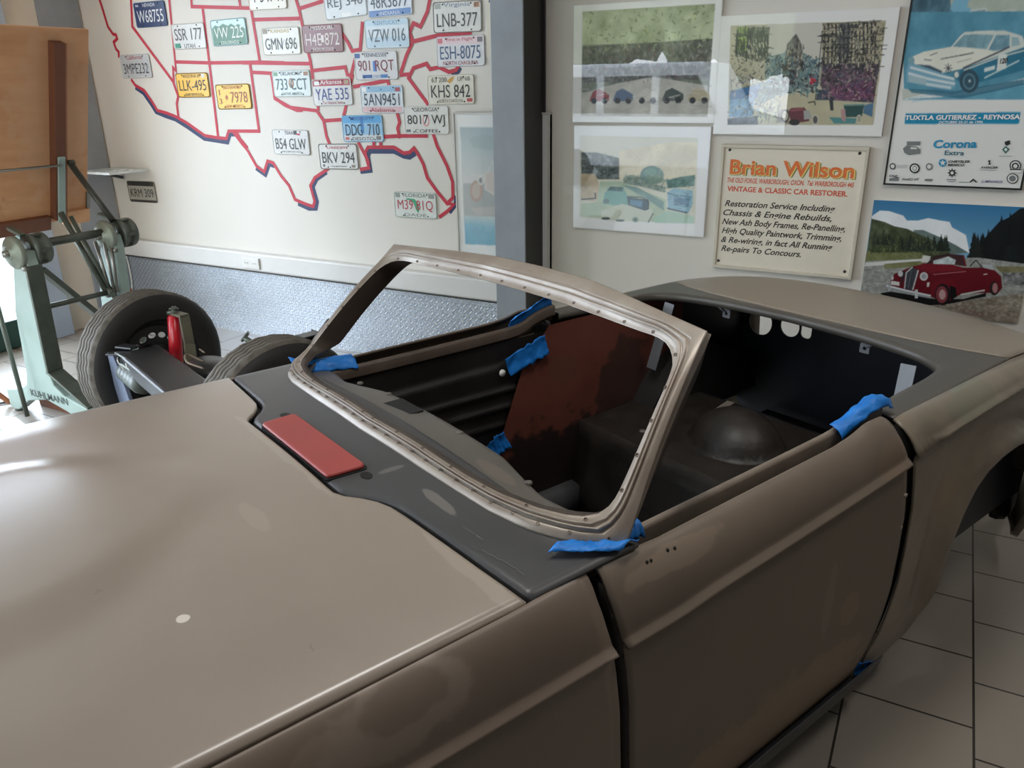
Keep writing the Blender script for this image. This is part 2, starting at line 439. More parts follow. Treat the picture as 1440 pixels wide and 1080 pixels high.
# shop window
wn = bpy.data.objects.new('window_1', None); COL.objects.link(wn); struct(wn); wn.location = (RX0, (WIN_Y0 + WIN_Y1) / 2, WIN_Z0)
M_green = mat('dark_green_frame', (34, 66, 58), 0.4, var=0.06)
fr = MB(); hw = (WIN_Y1 - WIN_Y0) / 2; hh = WIN_Z1 - WIN_Z0
fr.box((0.0, 0, -0.055), (0.09, 2 * hw, 0.19)); fr.box((0.0, 0, hh - 0.04), (0.09, 2 * hw, 0.08))
for yy in (-hw + 0.03, -0.1, hw - 0.03): fr.box((0.0, yy, hh / 2), (0.08, 0.06, hh - 0.1))
fr.build('window_frame', M_green, wn, bevel=0.006)
def glass_mat(name='window_glass', rough=0.0, ior=1.45):
    m = bpy.data.materials.new(name); m.use_nodes = True; nt = m.node_tree
    nt.nodes.remove(nt.nodes['Principled BSDF']); out = nt.nodes['Material Output']
    tr = nt.nodes.new('ShaderNodeBsdfTransparent'); gl = nt.nodes.new('ShaderNodeBsdfGlossy'); gl.inputs['Roughness'].default_value = rough
    fz = nt.nodes.new('ShaderNodeFresnel'); ge = nt.nodes.new('ShaderNodeNewGeometry'); nt.links.new(_mathn(nt, 'ADD', _mathn(nt, 'MULTIPLY', ge.outputs['Backfacing'], 1 / ior - ior), ior), fz.inputs['IOR'])   # same reflection from both faces of the pane
    mx = nt.nodes.new('ShaderNodeMixShader')
    nt.links.new(fz.outputs[0], mx.inputs[0]); nt.links.new(tr.outputs[0], mx.inputs[1]); nt.links.new(gl.outputs[0], mx.inputs[2]); nt.links.new(mx.outputs[0], out.inputs[0])
    return m
M_glass = glass_mat()
MB().box((0, 0, hh / 2), (0.006, 2 * hw - 0.06, hh - 0.1)).build('window_pane', M_glass, wn)

# steel columns
M_steel = mat('grey_steel_paint', (140, 146, 152), 0.42, var=0.07, vscale=5, bump=0.05, bscale=30)
def h_column(name, x0, x1, y0, y1, h, t=0.012, web_x=True):
    mb = MB(); cx, cy = (x0 + x1) / 2, (y0 + y1) / 2
    if web_x:   # flanges face the room, web runs to the wall
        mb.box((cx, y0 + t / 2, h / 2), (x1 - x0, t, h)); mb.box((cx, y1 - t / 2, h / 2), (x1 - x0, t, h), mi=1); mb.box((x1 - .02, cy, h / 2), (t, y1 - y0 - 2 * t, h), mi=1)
    else:
        mb.box((x0 + t / 2, cy, h / 2), (t, y1 - y0, h)); mb.box((x1 - t / 2, cy, h / 2), (t, y1 - y0, h)); mb.box((cx, cy, h / 2), (x1 - x0 - 2 * t, t, h))
    return struct(mb.build(name, [M_steel, mat('dark_steel', (44, 43, 43), .5, var=.08)], bevel=0.003))  # web and rear flange darker than the front flange
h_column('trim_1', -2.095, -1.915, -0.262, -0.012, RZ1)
struct(MB().box((-5.615 + 0.02, -0.17, RZ1 / 2), (0.10, 0.31, RZ1)).build('trim_2', M_steel, bevel=0.004))
struct(MB().box((-5.555, -0.665, RZ1 / 2), (0.15, 0.145, RZ1)).build('trim_3', mat('pale_steel_paint', (158, 170, 184), 0.4, var=0.08, vscale=4), bevel=0.004))

# checker plate skirting, its dark top channel and the white cable ledge
struct(MB().box((-3.84, -0.006, 0.232), (3.44, 0.010, 0.464)).build('baseboard_back', tread_plate_mat()))
struct(MB().box((-3.84, -0.014, 0.471), (3.44, 0.028, 0.014)).build('trim_4', mat('dark_channel', (70, 66, 62), 0.5), bevel=0.002))
M_ledge = mat('white_ledge', (216, 214, 210), 0.4, var=0.02)
struct(MB().box((-3.84, -0.03, 0.545), (3.44, 0.06, 0.125)).build('trim_5', M_ledge, bevel=0.012))
# wall socket on the ledge
so = thing('wall_socket', 'white twin power socket on the white ledge below the map', 'socket', (-4.15, -0.061, 0.50))
sp_ = MB(); sp_.box((0, -0.006, 0.04), (0.155, 0.012, 0.075)); sp_.build('cover_plate', mat('white_plastic', (222, 220, 214), 0.35, var=0.01), so, bevel=0.004)
for dx in (-0.037, 0.037):
    k = MB(); k.lathe([(0.026, -0.013), (0.026, -0.004), (0.0, -0.004)], (dx, 0, 0.04), (0, 1, 0), 20)
    for e in (-0.01, 0.01): k.lathe([(0.004, -0.0135), (0.0, -0.0135)], (dx + e, 0, 0.04), (0, 1, 0), 8, mi=1)
    k.build('outlet', [MATS['white_plastic'], mat('black_hole', (10, 10, 10), 0.8, var=0)], so)
# glass wall shelf in the corner
sh = thing('wall_shelf', 'pale glass corner shelf on the wall beside the grey corner column', 'shelf', (-5.30, -0.005, 1.06))
MB().box((0.0, -0.16, 0.065), (0.36, 0.32, 0.016)).build('shelf_board', mat('frosted_glass', (214, 220, 220), 0.25, var=0.02), sh, bevel=0.003)
MB().bar((-0.12, -0.01, 0.0), (-0.12, -0.2, 0.055), 0.02, 0.02).build('bracket', mat('dark_bracket', (60, 66, 70), 0.5), sh)

# ---------------------------------------------------------------- the car body shell (x forward, y to its left, z up)
car = thing('convertible_car', 'stripped brown-primer convertible body shell with bare windscreen frame', 'car', (-1.0662003, -2.7498827, 0.0), math.radians(-113.261336))
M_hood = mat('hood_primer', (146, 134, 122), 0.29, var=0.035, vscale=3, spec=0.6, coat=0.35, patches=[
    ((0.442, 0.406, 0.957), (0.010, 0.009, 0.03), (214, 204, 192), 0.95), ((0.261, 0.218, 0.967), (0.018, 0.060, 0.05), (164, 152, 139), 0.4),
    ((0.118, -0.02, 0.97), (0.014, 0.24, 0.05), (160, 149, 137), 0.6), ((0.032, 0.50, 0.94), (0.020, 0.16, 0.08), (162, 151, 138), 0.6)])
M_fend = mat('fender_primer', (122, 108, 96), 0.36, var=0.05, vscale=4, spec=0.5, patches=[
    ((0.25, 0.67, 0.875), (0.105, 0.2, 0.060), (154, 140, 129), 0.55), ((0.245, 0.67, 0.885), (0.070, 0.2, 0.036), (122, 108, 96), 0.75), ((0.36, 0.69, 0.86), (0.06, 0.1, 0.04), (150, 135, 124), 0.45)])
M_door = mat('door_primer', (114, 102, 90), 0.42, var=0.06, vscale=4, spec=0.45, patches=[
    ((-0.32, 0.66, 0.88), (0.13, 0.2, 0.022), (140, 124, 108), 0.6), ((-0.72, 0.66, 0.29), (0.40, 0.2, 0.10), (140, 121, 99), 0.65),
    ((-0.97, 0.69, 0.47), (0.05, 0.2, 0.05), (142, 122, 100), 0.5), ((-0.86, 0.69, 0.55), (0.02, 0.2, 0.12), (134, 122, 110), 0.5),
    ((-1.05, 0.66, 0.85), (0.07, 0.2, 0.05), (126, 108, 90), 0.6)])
M_rear = mat('rear_primer', (118, 109, 96), 0.30, var=0.16, vscale=7, spec=0.55, rgb2=(138, 127, 112), patches=[
    ((-1.5, 0.66, 0.88), (0.12, 0.2, 0.04), (120, 122, 104), 0.6), ((-1.40, 0.69, 0.62), (0.08, 0.2, 0.06), (146, 122, 98), 0.5)])
M_boot = mat('boot_primer', (140, 129, 115), 0.36, var=0.05, vscale=3)
M_cowl = mat('charcoal_primer', (66, 66, 67), 0.40, var=0.06, vscale=5, spec=0.5, patches=[
    ((-0.03, 0.35, 0.955), (0.012, 0.05, 0.05), (116, 112, 106), 0.7), ((-0.02, 0.2, 0.966), (0.03, 0.008, 0.05), (110, 108, 104), 0.6)])
M_frame = mat('bare_frame_metal', (150, 140, 128), 0.36, metal=0.15, var=0.10, vscale=10, rgb2=(134, 121, 109), bump=0.03, bscale=60)
M_dark = mat('dark_underseal', (30, 28, 27), 0.55, var=0.2, vscale=8, bump=0.1, bscale=40)
M_black = mat('black_gap', (14, 13, 13), 0.6, var=0.1)
M_inner = mat('inner_door_paint', (34, 30, 28), 0.42, var=0.2, vscale=6)
M_navy = mat('navy_boot_paint', (26, 29, 40), 0.45, var=0.2, vscale=5)
M_strap = mat('grey_strap_metal', (112, 114, 118), 0.4, metal=0.2, var=0.08)
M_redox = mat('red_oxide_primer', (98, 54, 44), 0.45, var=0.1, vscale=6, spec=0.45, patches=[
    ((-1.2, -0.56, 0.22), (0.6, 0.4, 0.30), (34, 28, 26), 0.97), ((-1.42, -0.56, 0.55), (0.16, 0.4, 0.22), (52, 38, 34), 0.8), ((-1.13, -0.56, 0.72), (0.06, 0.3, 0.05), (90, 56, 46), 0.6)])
M_tape = mat('blue_masking_tape', (22, 112, 196), 0.5, var=0.10, vscale=30, rgb2=(30, 126, 212), bump=0.25, bscale=60)

YW = 0.65
def zc(y): return 0.972 - 0.114 * y * y
HOOD_EDGE = [(0, .106), (.186, .106), (.215, .105), (.238, .094), (.262, .073), (.29, .055), (.32, .044), (.36, .038), (.43, .030), (.543, .016), (.65, 0.0)]
def hood_edge(y): return interp(abs(y), HOOD_EDGE)

# bonnet with the notch round the air vent
def hood_pt(y, t):
    e = hood_edge(y) + 0.007
    x = e + (1.30 - e) * t
    a = abs(y)
    z = zc(y) + 0.0005 + 0.008 * smooth01(0.02, 0.40, x) * (1 - smooth01(0.47, 0.66, a))          # rolls down to the wings
    wb = 0.31 * smooth01(0.12, 0.62, x)
    z += 0.015 * smooth01(0.2, 0.5, x) * (1 - smooth01(wb - 0.08, wb + 0.05, abs(y - 0.01)))        # low power bulge fading out
    z -= 0.16 * max(0, (x - 0.75) / 0.55) ** 2
    return (x, y * 0.9985, z)
ys = sorted(set([-a for a, _ in HOOD_EDGE] + [a for a, _ in HOOD_EDGE] + lin_n(-0.65, 0.65, 61) + [s_ * v for s_ in (-1, 1) for v in (.19, .2, .208, .222, .23, .246, .254, .27, .28, .3, .31, .34)]))
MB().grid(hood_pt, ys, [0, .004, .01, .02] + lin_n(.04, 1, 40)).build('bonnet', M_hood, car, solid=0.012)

# shoulder and side section shared by wings and doors
def crease_z(x): return interp(x, [(-2.4, .835), (-1.76, .849), (-1.53, .846), (-1.33, .840), (-1.15, .818), (-1.12, .811), (-.875, .800), (-.61, .791), (-.39, .785), (-.28, .777), (.25, .781), (1.3, .74)])
def shoulder(x):
    yt = interp(x, [(-2.4, .60), (-1.9, .632), (-.16, .636), (-.05, .6485), (0.02, .652), (.9, .652), (1.3, .60)])
    zt = interp(x, [(-2.4, .835), (-2.1, .882), (-1.82, .903), (-1.16, .907), (-1.11, .930), (-1.04, .932), (-.97, .917), (-.9, .911), (-.3, .909), (-.16, .920), (0, .922), (.75, .916), (1.3, .78)])
    return yt, zt
def side_y(x, z, yt=None, zt=None):
    if yt is None: yt, zt = shoulder(x)
    cz = crease_z(x)
    if z >= cz:
        s_ = min(1, (z - cz) / max(1e-6, zt - cz))
        y = yt + (0.694 - yt) * max(0, (1 - s_ ** 1.9)) ** 0.62
        return y + 0.013 * max(0, 1 - (z - cz) / 0.0165)
    d = cz - z
    y = 0.707 - 0.016 * smooth01(0, 0.008, d)
    y -= 0.004 * smooth01(0.02, 0.3, d)
    y -= 0.035 * max(0, (0.34 - z) / 0.2) ** 2 if z < 0.34 else 0
    return y
def side_rows(cz, z0, z1):
    r = lin_n(0, 1, 22); out = []
    for t in r: out.append(z0 + (cz - 0.025 - z0) * t)
    out += [cz - .018, cz - .013, cz - .009, cz - .005, cz - .002, cz, cz + .004, cz + .009, cz + .0145, cz + .0175, cz + .025, cz + .035]
    for t in lin_n(0, 1, 16)[1:]: out.append(cz + .035 + (z1 - cz - .035) * math.sin(t * PI / 2))
    return out

def gap_front(z):  # the shut line between wing and door
    return interp(z, [(.1, -.200), (.494, -.186), (.633, -.175), (.74, -.158), (.779, -.149), (.83, -.136), (.88, -.128), (.925, -.128)])
def gap_rear(z):
    return interp(z, [(.1, -1.09), (.234, -1.118), (.286, -1.148), (.36, -1.185), (.435, -1.208), (.55, -1.212), (.649, -1.206), (.73, -1.186), (.789, -1.168), (.82, -1.160), (.86, -1.143), (.89, -1.132), (.93, -1.128)])

def front_wing(side):
    mb = MB(); NR = 50
    def low(x): # lower edge with the wheel arch
        d = abs(x - 0.86)
        return 0.17 if d > 0.36 else 0.17 + 0.40 * (1 - (d / 0.36) ** 3) ** 0.5
    def fn(u, v):
        x0 = 1.30
        yt, zt = shoulder(0); czz = crease_z(0)
        # first guess of x from the column, then follow the shut line at this height
        xc = x0 + (-0.15 - x0) * u
        rows = side_rows(crease_z(xc), low(xc), shoulder(xc)[1]); z = rows[v]
        x = x0 + (gap_front(z) + .005 - x0) * u
        yt, zt = shoulder(xc)
        y = side_y(xc, z, yt, zt)
        return (x, side * y, z)
    n = len(side_rows(.78, .2, .92))
    mb.grid(fn, [i / NR for i in range(NR + 1)], list(range(n)))
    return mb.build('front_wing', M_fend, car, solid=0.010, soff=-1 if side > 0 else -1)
front_wing(1); front_wing(-1)

def door(side):
    mb = MB(); NR = 60
    def fn(u, v):
        xc = -0.14 + (-1.13 + 0.14) * u
        rows = side_rows(crease_z(xc), 0.185, shoulder(xc)[1]); z = rows[v]
        xf, xr = gap_front(z) - 0.021, gap_rear(z) + 0.036
        x = xf + (xr - xf) * u
        return (x, side * side_y(xc, z), z)
    n = len(side_rows(.78, .2, .92))
    mb.grid(fn, [i / NR for i in range(NR + 1)], list(range(n)))
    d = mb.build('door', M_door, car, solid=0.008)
    # rolled top rail inside the glass slot, then the inner panel with pressed ribs
    path = [(-0.175, .583, .900), (-.3, .582, .896), (-.6, .580, .895), (-.9, .580, .897), (-.975, .583, .903), (-1.03, .590, .921), (-1.10, .597, .932), (-1.135, .603, .932)]
    path = [(x, side * y, z) for x, y, z in smooth_curve(path, 40)]
    rl = MB()
    prof = [(-.014, -.030), (-.014, -.004), (-.010, .003), (-.004, .005), (.002, .003), (.005, -.004), (.005, -.05)]
    P = path
    rl.grid(lambda u, v: (P[u][0], P[u][1] + side * prof[v][0] * 1.0, P[u][2] + prof[v][1]), list(range(len(P))), list(range(len(prof))))
    rl.build('top_rail', mat('lit_rail_brown', (122, 110, 98), 0.36, var=0.12, vscale=12) if side > 0 else mat('dark_rail_brown', (84, 72, 63), 0.4, var=0.15, vscale=12), d)  # near rail coloured lighter, as if lit from above; far rail darker
    ip = MB()
    def inner(u, v):
        z = 0.20 + (0.855 - 0.20) * v; xf, xr = gap_front(z) - 0.03, gap_rear(z) + 0.05
        x = xf + (xr - xf) * u
        y = 0.565 + 0.01 * (1 - smooth01(0, .1, v))
        def rib(z0, z1, w):   # slanting pressed ribs
            zz = z0 + (z1 - z0) * u
            return w * math.exp(-((z - zz) / 0.010) ** 2)
        y -= rib(.70, .68, .011 * smooth01(.3, .36, u)) + rib(.645, .615, .011 * smooth01(.42, .5, u)) + rib(.585, .55, .009 * smooth01(.35, .42, u))
        y += 0.012 * smooth01(.86, .9, v)
        return (x, side * y, z)
    ip.grid(inner, lin_n(0, 1, 40), lin_n(0, 1, 90))
    ip.build('inner_panel', M_inner, d)
    # edge closing strips at the shut faces
    for g, dx in ((gap_front, -0.024), (gap_rear, 0.039)):
        zz = lin_n(.2, .89, 24)
        def edge_pt(i, k):
            z = zz[i]; x = g(z) + dx; xc = -0.14 if g is gap_front else -1.12
            yo = side_y(xc, min(z, shoulder(xc)[1] - .004)) - 0.003
            return (x, side * (yo if k else .572), z)
        cl = MB(); cl.grid(edge_pt, list(range(24)), [0, 1]); cl.build('shut_face', M_dark, d, solid=0.003)
    return d
door_l = door(1); door_r = door(-1)

def rear_wing(side):
    C1 = [(-1.128, .13), (-1.118, .234), (-1.148, .286), (-1.185, .36), (-1.208, .435), (-1.212, .55), (-1.206, .649), (-1.186, .73), (-1.168, .789), (-1.160, .82), (-1.143, .86), (-1.134, .888), (-1.131, .9065)]
    top = [(x, shoulder(x)[1]) for x in lin_n(-1.16, -2.36, 40)]
    # matched pairs: outer boundary (shut line, then shoulder) against the wheel arch
    C2 = [(-1.20, .125), (-1.30, .150), (-1.378, .178), (-1.400, .25), (-1.425, .36), (-1.455, .466), (-1.50, .55), (-1.548, .608), (-1.61, .642), (-1.70, .660), (-1.80, .664), (-1.90, .652), (-2.0, .615), (-2.08, .54), (-2.14, .42), (-2.17, .28), (-2.20, .16), (-2.38, .15)]
    A = resample([(x, 0, z) for x, z in C1], 44)
    Bt = [Vector((x, 0, z)) for x, z in top]
    A = [p - Vector((.006, 0, 0)) for p in A]; outer = A + Bt[1:]
    iA = resample([(x, 0, z) for x, z in C2[:9]], 44); iB = resample([(x, 0, z) for x, z in C2[8:]], 40)
    inner = iA + iB[1:]
    mb = MB(); nv = 70
    def fn(i, v):
        p = outer[i].lerp(inner[i], v)
        x, z = p.x, p.z
        xs = max(-2.36, min(-1.16, x)); yt, zt = shoulder(xs)
        y = side_y(xs, min(z, zt), yt, zt)
        e = smooth01(.72, 1.0, v) * (1 if i > 22 else smooth01(8, 22, i))
        y += 0.020 * e ** 2 - 0.010 * math.sin(PI * smooth01(.35, .95, v)) * (1 if i > 22 else smooth01(8, 22, i))
        if x < -2.0: y -= 0.10 * ((-2.0 - x) / .36) ** 2
        return (x, side * y, z)
    mb.grid(fn, list(range(len(outer))), [1 - (1 - t) ** 1.15 for t in lin_n(0, 1, nv)])
    # rolled lip inside the arch
    def lip(i, k):
        x, y, z = fn(i, 1.0)
        return (x, y - side * 0.022 * k, z + 0.003 * k)
    mb.grid(lip, list(range(16, len(inner))), [0, .5, 1])
    return mb.build('rear_wing', M_rear, car, solid=0.006)
rear_wing(1); rear_wing(-1)

np_ = MB(); np_.grid(lambda y, t: (1.30 + .05 * math.sin(t * PI) - .10 * (y / .6) ** 2, y, .80 - .56 * t), lin_n(-.60, .60, 24), lin_n(0, 1, 14)); np_.build('nose_panel', M_fend, car, solid=.006)
MB().box((1.335, 0, .52), (.03, .90, .16)).build('grille_opening', M_black, car, bevel=.02)
MB().lathe([(.012, 0), (.012, .004), (0, .005)], (-.865, -.552, .757), (0, 1, 0), 16).build('lit_hole_disc', mat('lit_hole_white', (232, 232, 228), .4, var=0), door_r)  # white disc painted in for daylight showing through a hole in the door
# sill under the door
for side in (1, -1):
    sl = MB()
    prof = [(.688, .205), (.683, .18), (.672, .14), (.655, .105), (.63, .09), (.56, .09), (.50, .12), (.50, .24), (.60, .26)]
    sl.grid(lambda u, v: (u, side * prof[v][0], prof[v][1]), lin_n(-.19, -1.20, 12), list(range(len(prof))))
    sl.build('sill', mat('sill_grey', (66, 66, 68), 0.45, var=0.08), car, solid=0.004)
    jb = MB()   # rear door jamb seen in the shut line
    zz = lin_n(.14, .895, 30)
    def jamb(i, k):
        z = zz[i]; return (gap_rear(z) + (0.03, 0.0, -0.02)[k], side * (min(.676, side_y(-1.14, min(z, .9)) - 0.013) - (0.05, 0.008, 0.0)[k]), z)
    jb.grid(jamb, list(range(30)), [0, 1, 2])
    jb.build('door_jamb', M_black, car)
    jf = MB()
    jf.grid(lambda i, k: (gap_front(zz[i]) + (0.02, 0.0, -0.03)[k], side * (min(.672, side_y(-.14, min(zz[i], .9)) - 0.016) - (0.0, 0.008, 0.05)[k]), zz[i]), list(range(30)), [0, 1, 2])
    jf.build('hinge_pillar', M_black, car)

# scuttle panel
def cowl_pt(y, t):
    e = hood_edge(y) - 0.006
    k = t
    if k < 0:   # folded front lip
        return (e - 0.001 * k, y * 0.996, zc(y) - 0.004 + 0.02 * k - .003)
    xr = -0.155 - 0.09 * smooth01(.45, .65, abs(y))
    r = 0.006 * (1 - min(1, k / 0.05)) ** 2
    x = e + (xr - e) * k
    return (x, y * 0.996, zc(y) - r)
MB().grid(cowl_pt, ys, [-1, -.5, 0, .01, .02, .035, .05] + lin_n(.08, 1, 24)).build('scuttle_panel', M_cowl, car, solid=0.006)
# dark channel showing in the bonnet shut line
ch = MB(); ch.grid(lambda y, k: (hood_edge(y) + (0.03, -0.02)[k], y * .985, zc(y) - 0.024), ys, [0, 1]); ch.build('bonnet_channel', M_black, car)
for side in (-1, 1):
    j = MB(); j.prism(ellipse(0.032, side * 0.1935, 0.011, 0.015, 20), lambda a, b, d: (a, b, zc(b) + d), -0.004, 0.0012); j.build('washer_hole', M_black, car)
# vent flap with black surround
def flap_outline(g): return [(x, y * (1.02 - .35 * (x - .02))) for x, y in rrect(0.0185 - g, -0.1655 - g, 0.0995 + g * .4, 0.1655 + g, 0.012)]
fl = MB(); fl.prism(flap_outline(0.004), lambda a, b, d: (a, b, zc(b) + d), -0.004, 0.002); fl.build('vent_seal', M_black, car)
fv = MB(); fv.prism(flap_outline(0), lambda a, b, d: (a, b, zc(b) + d), 0.001, 0.010)
part_label(fv.build('vent_flap', mat('red_flap_primer', (152, 62, 58), 0.42, var=0.06, vscale=10), car, bevel=0.004), 'red oxide air vent flap')

# dashboard top behind the windscreen
def dash_edge(y): return interp(abs(y), [(0, -.262), (.25, -.258), (.34, -.238), (.41, -.226), (.50, -.245), (.58, -.255)])
dm = MB()
dm.grid(lambda y, t: (-.13 + (dash_edge(y) + .13) * t, y, zc(y) - 0.008 - 0.022 * t), lin_n(-.575, .575, 60), lin_n(0, 1, 12))
dm.grid(lambda y, t: (dash_edge(y) - .004 * math.sin(t * PI), y, zc(y) - 0.030 - 0.035 * t), lin_n(-.575, .575, 60), lin_n(0, 1, 5))
dash = dm.build('dashboard_top', mat('dash_grey', (92, 88, 82), 0.42, var=0.08, vscale=9, patches=[((-.2, .3, .95), (.02, .06, .1), (112, 104, 95), .6)]), car, solid=0.003)
MB().box((-.222, -0.10, .948), (.055, .10, .004)).build('instrument_opening', M_black, dash)
for (x, y) in ((-.235, .36), (-.245, -.36), (-.252, -.22), (-.25, .1)):
    MB().lathe([(.008, 0), (.008, .004), (.004, .006), (0, .006)], (x, y, zc(y) - .030), (0, 0, 1), 10).build('dash_rivet', MATS['dash_grey'], dash)
MB().box((-.205, 0, .80), (.02, 1.14, .22)).build('bulkhead', M_dark, car)

ck = MB(); rr_ = random.Random(8)
for k in range(9):
    y0 = .44 + .018 * k; x0 = -.012 + rr_.uniform(-.014, .012)
    add_stroke(ck, [(x0, y0), (x0 - .004, y0 + rr_.uniform(.012, .03))], .0012, lambda a, b: (a, b, zc(b) + .0012))
o_ = ck.build('scratch_marks', mat('pale_scratch', (104, 104, 104), .7, var=.2, vscale=60), car); o_['kind'] = 'stuff'
for (x, z) in ((-.252, .893), (-.262, .892), (-.308, .893), (-.325, .891)):
    y_ = side_y(x, z); MB().lathe([(0, .0006), (.0035, .0006), (.0035, -.002)], (x, y_ + .0006, z), (0, 1, .6), 8).build('trim_hole', M_black, door_l)
for (x, z) in ((-1.145, .72), (-1.155, .715), (-1.165, .62)):
    MB().lathe([(0, .0008), (.005, .0008), (.005, -.002)], (x, side_y(x, z), z), (0, 1, 0), 8).build('trim_hole', mat('bare_spot', (190, 180, 168), .4, var=.05), door_l)
# ------------- windscreen frame
def base_pt(u):
    y = 0.640 * u; a = abs(y)
    return Vector((interp(a, [(0, -.057), (.24, -.066), (.343, -.074), (.426, -.083), (.507, -.104), (.554, -.131), (.589, -.157), (.62, -.19), (.640, -.225)]), y, zc(y) + .002))
def top_pt(u):
    y = 0.566 * u; a = abs(y)
    return Vector((interp(a, [(0, -.574), (.17, -.570), (.3, -.545), (.40, -.522), (.50, -.503), (.566, -.492)]), y, 1.256 - .050 * y * y))
def screen(u, t):
    p = base_pt(u).lerp(top_pt(u), t)
    bow = math.sin(t * PI) * 0.018
    return p + Vector((0.6, 0, 0.4)) * bow
def screen_n(u, t):
    e = 0.02
    a = screen(min(1, u + e), t) - screen(max(-1, u - e), t); b = screen(u, min(1, t + e)) - screen(u, max(0, t - e))
    n = a.cross(b).normalized()
    return n if n.x > 0 else -n
OUT = rrect(-1, 0, 1, 1, .012, 4)
# opening outline in (u, t): curved corners, narrow top and side rails, deep bottom rail
def opening():
    raw = [(0, .070), (.26, .072), (.51, .069), (.67, .078), (.79, .091), (.865, .096), (.925, .117), (.950, .172), (.957, .28), (.957, .46), (.952, .64), (.945, .755), (.93, .82), (.885, .874), (.82, .893), (.71, .885), (.5, .868), (.3, .857), (0, .853)]
    P = smooth_curve([(a, b, 0) for a, b in raw], 70); P = [(p.x, p.y) for p in P]
    return P + [(-a, b) for a, b in reversed(P)][1:-1]
INN = opening(); NF = len(INN)
def to_outer(a, b):  # the outer border point matched to an opening point
    dx, dy = a / 0.957, (b - 0.48) / 0.405
    k = 1 / max(abs(dx), abs(dy), 1e-6)
    return (max(-1, min(1, dx * k)), max(0, min(1, 0.5 + dy * k * 0.5)))
# outer loop: keep angular matching but include the exact corners
OUTL = [to_outer(a, b) for a, b in INN]
for cu, ct in ((1, 0), (1, 1), (-1, 0), (-1, 1)):
    j = min(range(NF), key=lambda i: (OUTL[i][0] - cu) ** 2 + (OUTL[i][1] - ct) ** 2); OUTL[j] = (cu, ct)
FP = [(.12, -.014, .25), (.02, -.009, 0), (0, -.006, 0), (0, -.001, 0), (.06, .0005, 0), (.25, .003, 0), (.40, .004, 0), (.455, .001, 0), (.48, -.001, 0), (.51, .002, 0), (.54, .008, 0), (.58, .0095, 0), (.62, .008, 0), (.645, .002, 0), (.68, .0, 0), (.715, .005, 0), (.75, .0065, 0), (.785, .004, 0), (.81, -.002, 0), (.96, -.005, 0), (1.0, -.007, 0), (1.0, -.009, .15), (1.0, -.009, 1.0), (.93, -.012, 1.0)]
def post_w(i): return smooth01(.82, 1.0, abs(OUTL[i][0])) * smooth01(-.05, .12, OUTL[i][1])
def frame_pt(i, k):
    w_, d, bk = FP[k]; i = i % NF
    a = OUTL[i][0] + (INN[i][0] - OUTL[i][0]) * w_; b = OUTL[i][1] + (INN[i][1] - OUTL[i][1]) * w_
    pw = post_w(i)
    return screen(a, b) + screen_n(a, b) * d * (1 - .4 * pw) + Vector((-1, 0, -.12)) * bk * (.016 + .064 * pw)
fm = MB()
fm.grid(frame_pt, list(range(NF + 1)), list(range(21)))
fm.grid(frame_pt, list(range(NF + 1)), list(range(20, len(FP))) + [0], mi=1)
ws = fm.build('windscreen_frame', [M_frame, mat('shaded_frame_inside', (70, 60, 53), .45, var=.15, vscale=14)], car)  # inner return given a darker colour to stand for its unlit side
# row of fixing holes along the inner flange and along the foot of the frame
rv = MB()
for i in range(0, NF, 4):
    a = OUTL[i][0] + (INN[i][0] - OUTL[i][0]) * .90; b = OUTL[i][1] + (INN[i][1] - OUTL[i][1]) * .90
    rv.lathe([(.0036, -.002), (.0036, .0012), (.0022, .0012), (.0022, -.001)], screen(a, b) - screen_n(a, b) * .0036 * (1 - .4 * post_w(i)), screen_n(a, b), 10)
for u in lin_n(-.93, .97, 26):
    rv.lathe([(.0034, -.002), (.0034, .0012), (.0022, .0012), (.0022, -.001)], screen(u, .030) + screen_n(u, .03) * .0032, screen_n(u, .03), 10)
o_ = rv.build('fixing_holes', mat('rusty_hole', (104, 88, 78), 0.6, var=0.1), ws); o_['kind'] = 'stuff'

# ------------- rear deck, boot lid, tail
OPEN = [(-1.668, 0), (-1.665, .08), (-1.660, .25), (-1.645, .391), (-1.628, .462), (-1.592, .521), (-1.554, .543), (-1.50, .553), (-1.432, .559), (-1.307, .563), (-1.232, .568), (-1.145, .585)]
SEAM = [(-1.694, 0), (-1.694, .05), (-1.706, .25), (-1.724, .38), (-1.755, .50), (-1.790, .58), (-1.812, .630), (-1.70, .631), (-1.55, .632), (-1.40, .633), (-1.25, .634), (-1.145, .634)]
def zd(x, y): return 0.931 - 0.056 * y * y - 0.10 * max(0, (-2.08 - x) / .26) ** 2.2 - 0.038 * smooth01(1.78, 2.3, -x) * min(1, abs(y) / .63) ** 3
def half(pts, n): return [(p.x, p.y) for p in smooth_curve([(a, b, 0) for a, b in pts], n)]
oh, shh = half(OPEN, 60), [(p.x, p.y) for p in resample([(a, b, 0) for a, b in SEAM[:7]], 36)] + [(p.x, p.y) for p in resample([(a, b, 0) for a, b in SEAM[6:]], 25)][1:]
oh = [(p.x, p.y) for p in resample([(a, b, 0) for a, b in oh if True][:1] + [(a, b, 0) for a, b in oh[1:]], 60)]
oL = [(x, -y) for x, y in reversed(oh)][:-1] + oh; sL = [(x, -y) for x, y in reversed(shh)][:-1] + shh
dk = MB()
dprof = [(-.003, -.026, 0), (-.005, -.014, 0), (-.004, -.005, 0), (.0, -.001, 0), (.012, .002, 0)]
